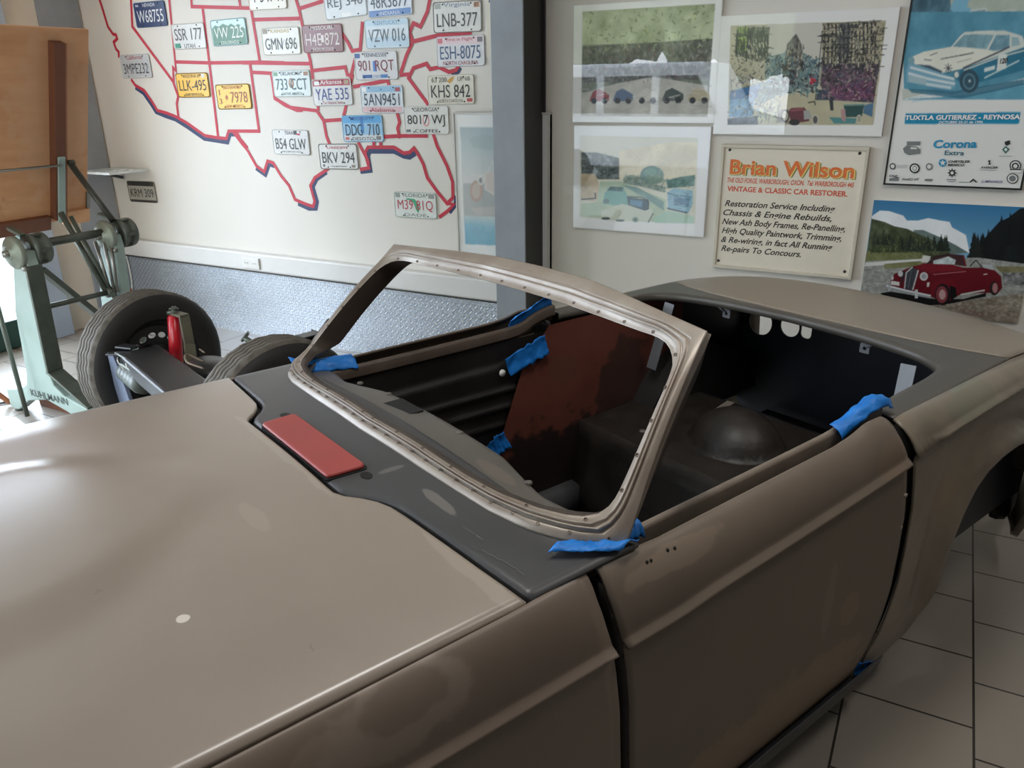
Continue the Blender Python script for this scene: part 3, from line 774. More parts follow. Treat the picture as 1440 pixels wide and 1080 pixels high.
def deck_pt(i, k):
    (ox, oy), (sx, sy) = oL[i], sL[i]
    d = Vector((sx - ox, sy - oy)); L = d.length; d.normalize()
    if k < len(dprof):
        a, dz, _ = dprof[k]; x, y = ox + d.x * a, oy + d.y * a; return (x, y, zd(x, y) + dz - 0.004)
    t = (k - len(dprof) + 1) / 8; a = .012 + (L - .012) * t; x, y = ox + d.x * a, oy + d.y * a
    return (x, y, zd(x, y) - 0.004 + .002 * (1 - t))
dk.grid(deck_pt, list(range(len(oL))), list(range(len(dprof) + 8)))
deck = dk.build('rear_deck', mat('deck_grey_primer', (84, 80, 74), 0.40, var=0.07, vscale=6), car, solid=0.004)
def seam_x(y): return interp(abs(y), [(0, -1.696), (.05, -1.696), (.25, -1.708), (.38, -1.726), (.50, -1.757), (.58, -1.792), (.630, -1.815)])
def lid_pt(y, t):
    x = seam_x(y) - .004 - (2.31 + seam_x(y)) * t
    return (x, y, zd(x, y) - .003 + 0.008 * math.sin(PI * min(1, t * 1.2)) * (1 - (y / .63) ** 4))
MB().grid(lid_pt, lin_n(-.628, .628, 50), lin_n(0, 1, 30)).build('boot_lid', M_boot, car, solid=0.006)
tail_holes = [ellipse(-.51, .672, .058, .058), ellipse(-.365, .685, .046, .046), rrect(-.312, .650, -.262, .728, .02, 4), ellipse(.5, .685, .052, .052), ellipse(.355, .70, .042, .042)]
holed_plate(rrect(-.60, .25, .60, .835, .06, 4), tail_holes, lambda a, b, d: (-2.27 + d, a, b), 0, .006).build('tail_panel', M_navy, car)

# ------------- inside of the shell
fl_ = MB(); fl_.box((-.70, 0, .105), (1.1, 1.0, .012)); fl_.box((-1.72, 0, .30), (1.0, .8, .010))
fl_.build('floor_pan', M_dark, car)
tn = MB(); tn.grid(lambda x, a: (x, .15 * math.cos(a), .11 + (.26 if x > -.9 else .22) * max(0, math.sin(a)) ** .6), lin_n(-.2, -1.15, 14), lin_n(0, PI, 16)); tn.build('transmission_tunnel', M_dark, car)
M_shelf = mat('worn_dark_shelf', (32, 29, 27), 0.45, var=0.3, vscale=10, bump=0.15, bscale=50, rgb2=(48, 42, 37))
sf = MB()
def shelf_z(x, y):
    r = math.hypot((x + 1.47) / .15, (y + .03) / .165)
    return .50 + (.125 * (1 - r * r) ** .6 if r < 1 else 0)
sf.grid(lambda x, y: (x, y, shelf_z(x, y)), lin_n(-1.20, -1.76, 60), lin_n(-.57, .57, 80))
sf.grid(lambda t, y: (-1.20 + .02 * t, y, .50 - .38 * t), lin_n(0, 1, 6), lin_n(-.57, .57, 10))
shelf = sf.build('rear_shelf', M_shelf, car, solid=0.003)
for (x, y, ang) in ((-1.62, .28, .5), (-1.70, -.25, .2)):
    MB().box((x, y, .506), (.10, .03, .006), rotz(ang)).build('bracket_strip', mat('bare_strip', (150, 138, 130), 0.4, var=.1), shelf)
for (x, y) in ((-1.212, .02), (-1.208, .12), (-1.30, -.30)):
    MB().lathe([(.013, 0), (.013, .003), (0, .003)], (x, y, .44 if x > -1.25 else .501), (1, 0, 0) if x > -1.25 else (0, 0, 1), 14).build('grommet_hole', mat('pale_hole', (120, 114, 108), .6, var=.05), shelf)
for side in (1, -1):
    q = MB()
    def quarter(u, v):
        z = .22 + (.885 - .22) * v
        xf = interp(z, [(.2, -.80), (.5, -.845), (.8, -.97), (.87, -1.06), (.93, -1.10)])
        x = xf + (-1.78 - xf) * u
        y = .548 - .030 * math.sin(PI * min(1, u * 1.1)) * math.sin(PI * v)
        return (x, side * y, z)
    q.grid(quarter, lin_n(0, 1, 40), lin_n(0, 1, 40))
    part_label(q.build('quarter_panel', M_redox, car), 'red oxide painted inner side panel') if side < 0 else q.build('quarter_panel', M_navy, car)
    wa = MB()   # inner wheel housing
    wa.grid(lambda a, y: (-1.80 + .37 * math.cos(a), side * y, .30 + .375 * math.sin(a)), lin_n(.36, PI - .36, 24), [.42, .50, .58, .66])
    wa.grid(lambda a, k: (-1.80 + .37 * math.cos(a), side * .42, (.43, .30 + .375 * math.sin(a))[k]), lin_n(.36, PI - .36, 24), [0, 1])
    wa.build('wheel_housing', M_dark, car)
    bo = MB(); bo.grid(lambda x, z: (x, side * .60, z), lin_n(-1.70, -2.27, 4), lin_n(.30, .86, 4)); bo.build('boot_side', M_navy, car)
    st = MB(); st.bar((-1.585, side * .452, .890), (-1.520, side * .470, .64), .045, .004, up=(1, 0, 0))
    st.build('deck_strap', M_strap, car)
    cp = MB(); cp.tube([(-1.668, side * .30, .898), (-1.676, side * .285, .885), (-1.684, side * .268, .878)], .004, 8)
    cp.add(*(lambda m: (m.v, m.f))(holed_plate(rrect(-.016, -.016, .016, .016, .003, 2), [ellipse(0, 0, .006, .006, 10)], lambda a, b, d: (-1.684 + d, side * .266 + a, .872 + b), 0, .003)))
    cp.build('hood_clip', M_strap, car)
MB().grid(lambda y, z: (-1.765, y, z), lin_n(-.57, .57, 6), lin_n(.30, .50, 3)).build('rear_bulkhead', M_navy, car)
# exhaust hanger showing through the wheel arch
eh = MB(); eh.prism([(-2.22, .225), (-2.25, .17), (-2.33, .14), (-2.45, .165), (-2.57, .27), (-2.52, .30), (-2.40, .275), (-2.29, .25)], lambda a, b, d: (a, d, b), .53, .56)
eh.build('bumper_iron', M_black, car, bevel=.006)
# pipes lying loose across the far sill
# ------------- blue masking tape holding the panels in line
random.seed(4)
def tape(path, wdir, wd, bulge=.006, seed=0):
    P = smooth_curve(path, 22); W = Vector(wdir).normalized(); mb = MB()
    def fn(i, v):
        t = (P[min(i + 1, 21)] - P[max(i - 1, 0)]).normalized(); n = t.cross(W).normalized()
        if n.z < 0: n = -n
        q = mnoise.noise(Vector((i * .35 + seed * 7.3, v * 2.5, seed))); q2 = mnoise.noise(Vector((i * .9 + seed * 3.1, v * 5, 4.2)))
        wv = wd * (1 + .22 * mnoise.noise(Vector((i * .45, seed * 2.7, 1.3))))
        return P[i] + W * ((v - .5) * wv) + n * (bulge * (1 - (2 * v - 1) ** 2) + .006 * q + .004 * q2)
    mb.grid(fn, list(range(22)), lin_n(0, 1, 9))
    return part_label(mb.build('masking_tape', M_tape, car, solid=.0015), 'blue masking tape')
tape([(-.965, .590, .906), (-1.01, .594, .920), (-1.06, .599, .940), (-1.11, .604, .950), (-1.16, .604, .934)], (0, .9, -.55), .044, .010, 1)
tape([(-.935, -.585, .905), (-1.00, -.588, .922), (-1.06, -.592, .945), (-1.135, -.596, .962)], (0, -.5, -.9), .060, .012, 2)
tape([(-.88, -.538, .775), (-.95, -.532, .80), (-1.04, -.522, .83)], (.35, 0, 1), .075, .006, 3)
tape([(-.80, -.545, .47), (-.83, -.54, .50), (-.87, -.535, .515)], (.5, 0, 1), .075, .006, 4)
tape([(-.15, -.58, .944), (-.22, -.585, .925), (-.30, -.588, .915), (-.345, -.585, .910)], (0, .75, -.55), .05, .006, 5)
tape([(-.115, .585, .944), (-.15, .610, .940), (-.19, .632, .936), (-.225, .648, .934)], (.9, .15, .1), .050, .006, 6)
tape([(-.235, .600, .934), (-.27, .598, .925), (-.305, .592, .912)], (0, .6, -.7), .045, .008, 7)
tape([(-1.10, .668, .20), (-1.14, .672, .185), (-1.185, .675, .165)], (.2, .1, 1), .05, .006, 8)

# ---------------------------------------------------------------- pigment painter for the flat prints (colour stored on the mesh of the print)
def value_noise(h, w_, cells, seed):
    rng = np.random.RandomState(seed); ch, cw = max(2, int(cells * h / w_) + 2), cells + 2
    g = rng.rand(ch, cw); yy = np.linspace(0, ch - 1.001, h); xx = np.linspace(0, cw - 1.001, w_)
    y0 = yy.astype(int); x0 = xx.astype(int); fy = (yy - y0)[:, None]; fx = (xx - x0)[None, :]
    fy = fy * fy * (3 - 2 * fy); fx = fx * fx * (3 - 2 * fx)
    a = g[np.ix_(y0, x0)]; b = g[np.ix_(y0, x0 + 1)]; c = g[np.ix_(y0 + 1, x0)]; d = g[np.ix_(y0 + 1, x0 + 1)]
    return (a * (1 - fx) + b * fx) * (1 - fy) + (c * (1 - fx) + d * fx) * fy
def fbm(h, w_, cells, seed, oct_=4):
    s_ = 0; t = 0
    for k in range(oct_): s_ = s_ + value_noise(h, w_, cells * 2 ** k, seed + k) * 0.55 ** k; t += 0.55 ** k
    return s_ / t
def homography(src, dst):
    A = []; B = []
    for (x, y), (u, v) in zip(src, dst):
        A.append([x, y, 1, 0, 0, 0, -u * x, -u * y]); B.append(u)
        A.append([0, 0, 0, x, y, 1, -v * x, -v * y]); B.append(v)
    h = np.linalg.solve(np.array(A, float), np.array(B, float)); return np.append(h, 1).reshape(3, 3)
class Canvas:
    def __init__(s, w_, h, quad, bg, zoom=None):
        """quad: the sheet's corners (tl, tr, br, bl) in the units the shapes are sketched in; zoom = (scale, x0, y0) of that sketch"""
        s.w, s.h = w_, h; s.a = np.ones((h, w_, 3)) * np.array(bg, float)
        s.H = homography(quad, [(0, 0), (w_, 0), (w_, h), (0, h)]); s.z = zoom or (1, 0, 0)
        s.X, s.Y = np.meshgrid(np.arange(w_) + .5, np.arange(h) + .5)
    def T(s, pts):
        p = np.array(pts, float); k, x0, y0 = s.z
        p = np.c_[p[:, 0] / k + x0, p[:, 1] / k + y0, np.ones(len(p))] @ s.H.T
        return p[:, :2] / p[:, 2:]
    def mask(s, P):
        """(window, coverage) of a polygon"""
        x0 = max(0, int(P[:, 0].min()) - 1); x1 = min(s.w, int(P[:, 0].max()) + 2); y0 = max(0, int(P[:, 1].min()) - 1); y1 = min(s.h, int(P[:, 1].max()) + 2)
        if x1 <= x0 or y1 <= y0: return None, None
        m = np.zeros((y1 - y0, x1 - x0)); n = len(P)
        for ox, oy in ((-.25, -.25), (.25, -.25), (-.25, .25), (.25, .25)):
            X, Y = s.X[y0:y1, x0:x1] + ox, s.Y[y0:y1, x0:x1] + oy; ins = np.zeros(X.shape, bool)
            for i in range(n):
                xa, ya = P[i]; xb, yb = P[(i + 1) % n]
                if ya == yb: continue
                ins ^= ((ya > Y) != (yb > Y)) & (X < (xb - xa) * (Y - ya) / (yb - ya) + xa)
            m += ins * .25
        return (slice(y0, y1), slice(x0, x1)), m
    def poly(s, pts, col, al=1.0, col2=None, nz=0, cells=12, seed=1):
        P = s.T(pts); w_, m = s.mask(P)
        if w_ is None: return
        m = (m * al)[..., None]; c = np.ones(m.shape[:2] + (3,)) * np.array(col, float)
        if col2 is not None:
            t = np.clip((s.Y[w_] - P[:, 1].min()) / max(1e-6, np.ptp(P[:, 1])), 0, 1)[..., None]
            c = c * (1 - t) + np.array(col2, float) * t
        if nz: c = c + (fbm(s.h, s.w, cells, seed)[w_][..., None] - .5) * 2 * nz
        s.a[w_] = s.a[w_] * (1 - m) + c * m
    def strokes(s, pts, n, length, wd, cols, seed, ang=None, spread=.25, al=.92):
        """pen and brush strokes scattered inside a four-cornered shape"""
        r = random.Random(seed); A = [np.array(p, float) for p in pts]
        for k in range(n):
            u, v = r.random(), r.random(); p = (A[0] * (1 - u) + A[1] * u) * (1 - v) + (A[3] * (1 - u) + A[2] * u) * v
            t = (r.uniform(0, PI) if ang is None else ang + r.gauss(0, spread)); L = length * r.uniform(.5, 1.4)
            d_ = np.array([math.cos(t), math.sin(t)]) * L / 2; q = np.array([-d_[1], d_[0]]) / L * wd * r.uniform(.6, 1.4)
            s.poly([p - d_ + q, p + d_ + q, p + d_ - q, p - d_ - q], cols[r.randrange(len(cols))], al)
    def ell(s, cx, cy, rx, ry, col, al=1.0, rot=0): s.poly(ellipse(cx, cy, rx, ry, 24, rot), col, al)
    def line(s, pts, wd, col, al=1.0):
        for a, b in zip(pts, pts[1:]):
            d = np.array(b, float) - np.array(a, float); L = np.hypot(*d) or 1; n = np.array([-d[1], d[0]]) / L * wd / 2; a, b = np.array(a, float), np.array(b, float)
            s.poly([a + n, b + n, b - n, a - n], col, al)
    def noise(s, amt, cells, seed, tint=(1, 1, 1)): s.a = s.a + (fbm(s.h, s.w, cells, seed)[..., None] - .5) * 2 * amt * np.array(tint)
    def trees(s, x0, x1, yb, hmin, hmax, n, col, seed):
        r = random.Random(seed)
        for i in range(n):
            x = r.uniform(x0, x1); h = r.uniform(hmin, hmax); wd = h * .22; k = r.uniform(.75, 1.2)
            pts = [(x - wd, yb)]
            for j in range(5):
                t = (j + 1) / 5; pts += [(x - wd * (1 - t) - wd * .25 * (1 - t), yb - h * t + h * .05), (x - wd * (1 - t) * .7, yb - h * t)]
            pts += [(2 * x - px, py) for px, py in reversed(pts)]
            s.poly(pts, [min(255, c * k) for c in col])
    def mesh(s, name, wd, ht, parent, y, x0=None, z0=0.0, m=None, rough=.5):
        x0 = -wd / 2 if x0 is None else x0
        a = np.clip(s.a, 0, 255) / 255.0; a = np.where(a <= .04045, a / 12.92, ((a + .055) / 1.055) ** 2.4)
        nx, ny = s.w, s.h
        # one face per cell so that edges in the print stay crisp
        gx = x0 + np.arange(nx + 1) / nx * wd; gz = z0 + ht - np.arange(ny + 1) / ny * ht
        V = np.zeros(((nx + 1) * (ny + 1), 3)); V[:, 0] = np.tile(gx, ny + 1); V[:, 2] = np.repeat(gz, nx + 1); V[:, 1] = y
        i = (np.arange(ny)[:, None] * (nx + 1) + np.arange(nx)[None, :]).ravel()
        F = np.stack([i + nx + 1, i + nx + 2, i + 1, i], 1)
        me = bpy.data.meshes.new(name); me.vertices.add(len(V)); me.vertices.foreach_set('co', V.ravel())
        me.loops.add(F.size); me.loops.foreach_set('vertex_index', F.ravel().astype(np.int32))
        me.polygons.add(len(F)); me.polygons.foreach_set('loop_start', np.arange(0, F.size, 4, dtype=np.int32)); me.polygons.foreach_set('loop_total', np.full(len(F), 4, dtype=np.int32))
        me.update(calc_edges=True)
        # smooth the pigment to the grid points
        p = np.pad(a, ((1, 1), (1, 1), (0, 0)), 'edge'); g = (p[:-1, :-1] + p[1:, :-1] + p[:-1, 1:] + p[1:, 1:]) / 4
        at = me.color_attributes.new('pigment', 'FLOAT_COLOR', 'POINT')
        at.data.foreach_set('color', np.concatenate([g.reshape(-1, 3), np.ones((g.shape[0] * g.shape[1], 1))], 1).astype(np.float32).ravel())
        o = bpy.data.objects.new(name, me); COL.objects.link(o); o.parent = parent
        me.materials.append(pigment_mat(rough)); return o
def pigment_mat(rough):
    n = 'print_pigment_%d' % int(rough * 100)
    if n in MATS: return MATS[n]
    m = bpy.data.materials.new(n); m.use_nodes = True; nt = m.node_tree; bs = nt.nodes['Principled BSDF']
    at = nt.nodes.new('ShaderNodeVertexColor'); at.layer_name = 'pigment'; nt.links.new(at.outputs['Color'], bs.inputs['Base Color'])
    bs.inputs['Roughness'].default_value = rough; bs.inputs['Specular IOR Level'].default_value = .4
    MATS[n] = m; return m

# ---------------------------------------------------------------- painted map on the wall
STATE_LINES = [
 [(-5.318,2.300),(-5.328,2.246),(-5.311,2.171),(-5.293,2.078),(-5.253,2.029),(-5.223,2.023),(-5.218,1.998),(-5.260,1.978),(-5.249,1.935),(-5.227,1.915),(-5.235,1.877)],
 [(-5.147,1.736),(-5.114,1.697),(-5.031,1.663),(-4.972,1.594),(-4.928,1.531),(-4.841,1.515),(-4.757,1.493),(-4.649,1.450),(-4.494,1.370),(-4.370,1.358),(-4.294,1.355),(-4.264,1.402),(-4.195,1.403),(-4.164,1.352),(-4.108,1.297)],
 [(-4.997,2.281),(-5.040,2.067),(-4.724,1.716),(-4.696,1.622),(-4.722,1.574),(-4.727,1.483)],
 [(-4.633,2.259),(-4.679,1.780),(-4.702,1.803),(-4.719,1.706)],
 [(-4.673,1.837),(-4.353,1.823),(-3.909,1.816),(-3.701,1.807)],
 [(-4.429,2.246),(-4.439,2.158),(-3.923,2.122)],
 [(-4.022,2.222),(-4.014,2.135)],
 [(-4.344,2.140),(-4.353,1.823),(-4.370,1.358)],
 [(-3.933,2.168),(-3.926,2.102),(-3.908,1.823)],
 [(-3.916,2.058),(-3.545,2.047)],
 [(-3.993,1.810),(-3.988,1.405),(-4.202,1.403)],
 [(-3.983,1.759),(-3.820,1.750),(-3.819,1.607),(-3.739,1.563),(-3.646,1.533),(-3.597,1.533)],
 [(-4.228,1.405),(-4.158,1.327),(-4.113,1.284),(-4.050,1.185),(-3.986,1.150),(-3.944,1.220),(-3.897,1.209),(-3.841,1.130),(-3.781,1.070),(-3.743,0.983),(-3.646,0.957),(-3.593,0.947),(-3.576,0.979),(-3.598,1.077),(-3.555,1.128),(-3.451,1.181),(-3.417,1.200)],
 [(-3.182,1.351),(-3.131,1.267),(-3.115,1.204),(-3.184,1.192)],
 [(-3.112,1.227),(-3.136,1.290),(-3.110,1.324),(-2.919,1.328),(-2.851,1.297),(-2.808,1.301),(-2.775,1.326),(-2.752,1.299),(-2.715,1.239),(-2.692,1.162),(-2.627,1.086),(-2.562,1.021),(-2.520,1.057),(-2.518,1.146),(-2.551,1.233),(-2.612,1.340),(-2.638,1.415)],
 [(-2.562,1.021),(-2.515,1.018),(-2.565,0.975),(-2.622,0.938)],
 [(-2.659,1.564),(-2.715,1.627),(-2.784,1.706),(-2.747,1.757),(-2.658,1.778),(-2.634,1.749),(-2.575,1.758),(-2.512,1.732),(-2.466,1.741),(-2.446,1.765)],
 [(-3.569,2.189),(-3.544,2.099),(-3.494,1.800),(-3.489,1.723),(-3.468,1.531)],
 [(-3.544,2.099),(-3.328,2.134)],
 [(-4.065,1.817),(-3.494,1.798)],
 [(-3.823,1.749),(-3.814,1.601),(-3.691,1.549),(-3.484,1.531),(-3.437,1.474),(-3.425,1.382),(-3.405,1.330)],
 [(-3.484,1.759),(-3.232,1.773),(-3.222,1.732),(-3.186,1.723),(-3.253,1.554),(-3.286,1.481)],
 [(-3.437,1.472),(-3.281,1.481)],
 [(-3.240,1.959),(-3.201,1.910),(-3.171,1.858),(-3.112,1.865),(-3.080,2.009)],
 [(-3.196,1.724),(-3.150,1.824)],
 [(-3.185,1.664),(-2.930,1.695),(-2.920,1.650)],
 [(-2.844,1.723),(-2.762,1.726)],
 [(-2.757,1.891),(-2.552,1.921),(-2.359,1.924)],
 [(-2.736,1.899),(-2.789,1.824),(-2.837,1.731)],
 [(-2.609,2.112),(-2.635,2.037),(-2.685,1.966),(-2.730,1.985),(-2.760,1.939),(-2.737,1.889)],
 [(-2.881,1.532),(-2.865,1.467),(-2.882,1.434),(-2.870,1.379)],
 [(-2.986,1.386),(-2.871,1.393),(-2.674,1.396)],
 [(-3.057,1.376),(-3.068,1.325)],
 [(-3.014,1.355),(-3.012,1.327)],
]
COAST_SHADE = [
 [(-5.118,1.683),(-5.043,1.645),(-4.985,1.575),(-4.946,1.521),(-4.847,1.493),(-4.762,1.474),(-4.655,1.426),(-4.506,1.351),(-4.374,1.339),(-4.289,1.331),(-4.254,1.383),(-4.192,1.384)],
 [(-4.058,1.172),(-3.980,1.131),(-3.933,1.202),(-3.891,1.190)],
 [(-3.721,0.959),(-3.632,0.932),(-3.573,0.936),(-3.556,0.980),(-3.579,1.072),(-3.540,1.123),(-3.453,1.168)],
 [(-3.185,1.180),(-3.106,1.190),(-3.115,1.273),(-3.100,1.302),(-2.921,1.306),(-2.852,1.280),(-2.810,1.275),(-2.766,1.299)],
 [(-2.499,1.069),(-2.501,1.024),(-2.551,0.971)],
 [(-2.499,1.722),(-2.454,1.736),(-2.440,1.755)],
]

mp_ = thing('wall_map', 'red painted outline map of the southern United States on the white wall', 'map', (-3.6, 0, 0.9))
M_redline = mat('red_line_paint', (190, 32, 56), 0.5, var=0.06, vscale=14)
M_blueline = mat('navy_line_paint', (36, 54, 94), 0.5, var=0.08, vscale=14)
on_wall = lambda d: (lambda a, b, _d=d: (a + 3.6, -_d, b - 0.9))
b_ = MB()
for L in COAST_SHADE: add_stroke(b_, L, .030, on_wall(.0010))
build_split(b_, 'coast_shading', M_blueline, mp_)
b_ = MB()
for k_, L in enumerate(STATE_LINES): add_stroke(b_, L, .021, on_wall(.0016 + .00006 * k_))
b_.build('state_borders', M_redline, mp_)

# ---------------------------------------------------------------- licence plates
M_bolt = mat('plate_bolt', (60, 58, 56), .4, metal=.5, var=0)
def inkm(c): return mat('ink_%d_%d_%d' % c, c, .45, var=0)
PLATE_OUT = rrect(-.1525, 0, .1525, .152, .016, 4)
def license_plate(label, u, v, tilt, base, ink, main, top=None, bottom=None, band=None, bands=(), extra=None, mainy=.072, mh=.066, rim=None, topink=None, botink=None, top_h=.021, bot_h=.018, top_w=.165, bot_w=.16, mw=.255, shear=0.0, mx=0.0):
    t = thing('license_plate', label, 'license plate', (u, -0.001, v - .076), 0, 'license plates on the back wall')
    t.rotation_euler = (0, -tilt, 0)
    fn = lambda d: (lambda a, b, _d=None: (a, -d, b))
    pb = MB()
    pb.prism(PLATE_OUT, lambda a, b, d: (a, -d, b), 0.003, .0065)
    k = len(PLATE_OUT)       # raised rim
    inn = [(a * .955, .076 + (b - .076) * .93) for a, b in PLATE_OUT]
    vs = [(a, -.0065, b) for a, b in PLATE_OUT] + [(a * .975, -.0085, .076 + (b - .076) * .965) for a, b in PLATE_OUT] + [(a, -.0064, b) for a, b in inn]
    fs = [(i, (i + 1) % k, k + (i + 1) % k, k + i) for i in range(k)] + [(k + i, k + (i + 1) % k, 2 * k + (i + 1) % k, 2 * k + i) for i in range(k)]
    pb.add(vs, fs, 1)
    mats = [mat('plate_%d_%d_%d' % base, base, .32, var=.04, vscale=20, spec=.5), mat('plate_%d_%d_%d' % (rim or base), rim or base, .32, var=.04, vscale=20)]
    pb.build('plate', mats, t)
    if bands:
        bb = MB(); ms = []
        for (y0, y1, c) in bands:
            bb.add([(-.143, -.0068, y0), (.143, -.0068, y0), (.143, -.0068, y1), (-.143, -.0068, y1)], [(0, 1, 2, 3)], len(ms)); ms.append(mat('plate_%d_%d_%d' % c, c, .35, var=.03, vscale=20))
        build_split(bb, 'color_band', ms, t)
    lt = MB(); ms = [inkm(ink)]
    add_text(lt, main, mx, mainy, mw, mh, fn(.0080), 0, bold=0.0, shear=shear)
    if top: ms.append(inkm(topink or ink)); add_text(lt, top, 0, .133, top_w, top_h, fn(.0076), len(ms) - 1, bold=.003)
    if bottom: ms.append(inkm(botink or ink)); add_text(lt, bottom, 0, .018, bot_w, bot_h, fn(.0076), len(ms) - 1, bold=.003)
    lt.build('lettering', ms, t)
    if extra:
        eb = MB(); em = []
        for e in extra:
            em.append(inkm(e[1]))
            if e[0] == 'poly': eb.add([(a, -.0070 - .0001 * len(em), b) for a, b in e[2]], [tuple(range(len(e[2])))], len(em) - 1)
            else: add_text(eb, e[2], e[3], e[4], e[5], e[6], fn(.0078), len(em) - 1, bold=.01)
        build_split(eb, 'emblem', em, t)
    bo = MB()
    for a, b in ((-.088, .139), (.088, .139), (-.088, .013), (.088, .013)): bo.lathe([(0, -.0098), (.0036, -.0096), (.0045, -.006)], (a, 0, b), (0, 1, 0), 10)
    build_split(bo, 'bolt', M_bolt, t)
    return t
sq = lambda x0, y0, x1, y1: [(x0, y0), (x1, y0), (x1, y1), (x0, y1)]
W_ = (214, 214, 210); K_ = (36, 38, 42)
license_plate('white Kansas license plate reading GMN 696, left of the maroon plate', -3.710, 1.929, -.006, (222, 222, 214), (52, 58, 66), 'GMN 696', 'KANSAS', None, topink=(196, 170, 96), mainy=.062, top_w=.15, extra=[('poly', (176, 180, 190), [(-.02, .03), (.005, .06), (.03, .085), (.012, .05)]), ('poly', (150, 140, 120), sq(-.14, .12, -.10, .146))])
license_plate('maroon license plate reading H4E 872, right of the Kansas plate', -3.382, 1.932, -.005, (128, 82, 88), (226, 218, 212), 'H4E 872', 'MISSOURI', 'SHOW-ME STATE', rim=(160, 120, 122), extra=[('poly', (226, 218, 212), sq(-.008, .055, .012, .095))])
license_plate('pale blue and white license plate reading VZW 016, below the Indiana plate', -2.912, 1.940, -.001, (212, 224, 230), (92, 104, 112), 'VZW 016', 'KENTUCKY', None, bands=[(.008, .06, (190, 212, 226)), (.118, .146, (190, 216, 228))], topink=(120, 160, 190), mainy=.068)
license_plate('white Tennessee license plate reading 901 RQT in dark red', -3.004, 1.776, .001, (216, 216, 216), (128, 40, 56), '901 RQT', 'TENNESSEE', 'OHIO', topink=(60, 70, 96), botink=(130, 170, 210), bot_w=.05, extra=[('poly', (40, 92, 158), sq(-.10, .010, -.03, .028)), ('poly', (60, 120, 180), sq(.03, .010, .08, .028)), ('poly', (70, 130, 200), sq(-.02, .045, .006, .10)), ('poly', (50, 90, 150), sq(-.145, .118, -.11, .142))])
license_plate('white Arkansas license plate reading YAE 535 in blue under a red band', -3.345, 1.636, .020, (214, 214, 212), (46, 66, 140), 'YAE 535', 'Arkansas', 'The Natural State', bands=[(.112, .147, (164, 38, 60))], topink=(240, 236, 230), botink=(150, 46, 60), mainy=.065, top_h=.024, extra=[('poly', (236, 236, 232), sq(-.13, .118, -.09, .140)), ('poly', (170, 150, 120), sq(.10, .118, .135, .140))])
license_plate('pale green Oklahoma license plate reading 733 CCT with a round emblem', -3.660, 1.689, .002, (206, 218, 216), (58, 92, 100), '733 CCT', 'OKLAHOMA', 'NATIVE AMERICA', topink=(64, 72, 86), botink=(120, 140, 140), extra=[('poly', (150, 120, 100), ellipse(0, .078, .022, .030, 16)), ('poly', (206, 190, 170), ellipse(0, .082, .011, .016, 12)), ('poly', (120, 160, 130), sq(-.14, .12, -.105, .142)), ('poly', (150, 110, 80), sq(.105, .12, .14, .142))])
license_plate('white Alabama license plate reading 5AN9451 with red script below', -2.979, 1.594, .002, (214, 222, 226), (54, 62, 78), '5AN9451', None, 'Alabama', bands=[(.115, .147, (150, 190, 216)), (.005, .036, (218, 186, 190))], botink=(158, 40, 60), mainy=.075, bot_h=.022, bot_w=.17, extra=[('poly', (60, 110, 170), [(-.01, .122), (.0, .138), (.01, .122), (0, .128)]), ('poly', (170, 80, 90), sq(.10, .118, .135, .14)), ('poly', (236, 236, 236), sq(-.14, .118, -.105, .144))])
license_plate('sky blue Mississippi license plate reading DDG 710', -3.136, 1.431, .021, (152, 194, 222), (40, 48, 66), 'DDG  710', 'MISSISSIPPI', 'DESOTO', bands=[(.006, .040, (206, 212, 214)), (.108, .147, (92, 164, 214))], topink=(30, 86, 150), mainy=.068, extra=[('poly', (190, 90, 90), sq(-.135, .012, -.105, .028)), ('poly', (120, 120, 120), sq(.10, .012, .135, .032)), ('poly', (60, 130, 190), sq(-.012, .05, .012, .14))])
license_plate('white Georgia license plate reading 8017 WJ, right of the Alabama plate', -2.675, 1.481, .013, (220, 220, 214), (42, 44, 46), '8017 WJ', 'GEORGIA', 'COFFEE', extra=[('poly', (216, 150, 150), ellipse(.0, .074, .024, .032, 16)), ('poly', (220, 220, 214), ellipse(.0, .074, .016, .024, 16)), ('poly', (110, 112, 112), sq(-.14, .012, -.11, .026))])
license_plate('cream license plate reading KHS 842 with a gold bird, by the pillar', -2.503, 1.642, .011, (222, 218, 204), (40, 40, 40), 'KHS 842', None, 'NORTH CAROLINA', mainy=.068, botink=(120, 110, 100), extra=[('poly', (206, 156, 70), [(-.02, .118), (.0, .135), (.03, .146), (.02, .122), (.0, .108)]), ('text', (110, 104, 96), '63 200', -.07, .128, .10, .026), ('text', (110, 104, 96), 'UP 6B', .09, .130, .08, .022), ('poly', (190, 80, 80), sq(.105, .012, .14, .03))])
license_plate('white North Carolina license plate reading ESH-8075 in blue, by the pillar', -2.432, 1.835, .004, (220, 222, 224), (74, 98, 136), 'ESH-8075', 'First in Flight', 'NORTH CAROLINA', bands=[(.110, .147, (232, 210, 214))], topink=(196, 90, 110), botink=(150, 36, 60), bot_w=.22, bot_h=.019, mainy=.07, extra=[('poly', (214, 120, 130), sq(-.14, .118, -.11, .142)), ('poly', (120, 120, 124), sq(.11, .118, .142, .142))])
license_plate('white Virginia license plate reading LNB-377, topmost beside the pillar', -2.445, 2.003, -.011, (222, 222, 216), (70, 72, 74), 'LNB-377', 'Virginia', None, topink=(130, 146, 170), mainy=.062, top_h=.026, rim=(150, 148, 142), extra=[('poly', (196, 150, 120), sq(.105, .118, .14, .144)), ('text', (70, 60, 50), '87', .122, .131, .022, .018), ('poly', (170, 176, 168), sq(-.14, .118, -.10, .144))])
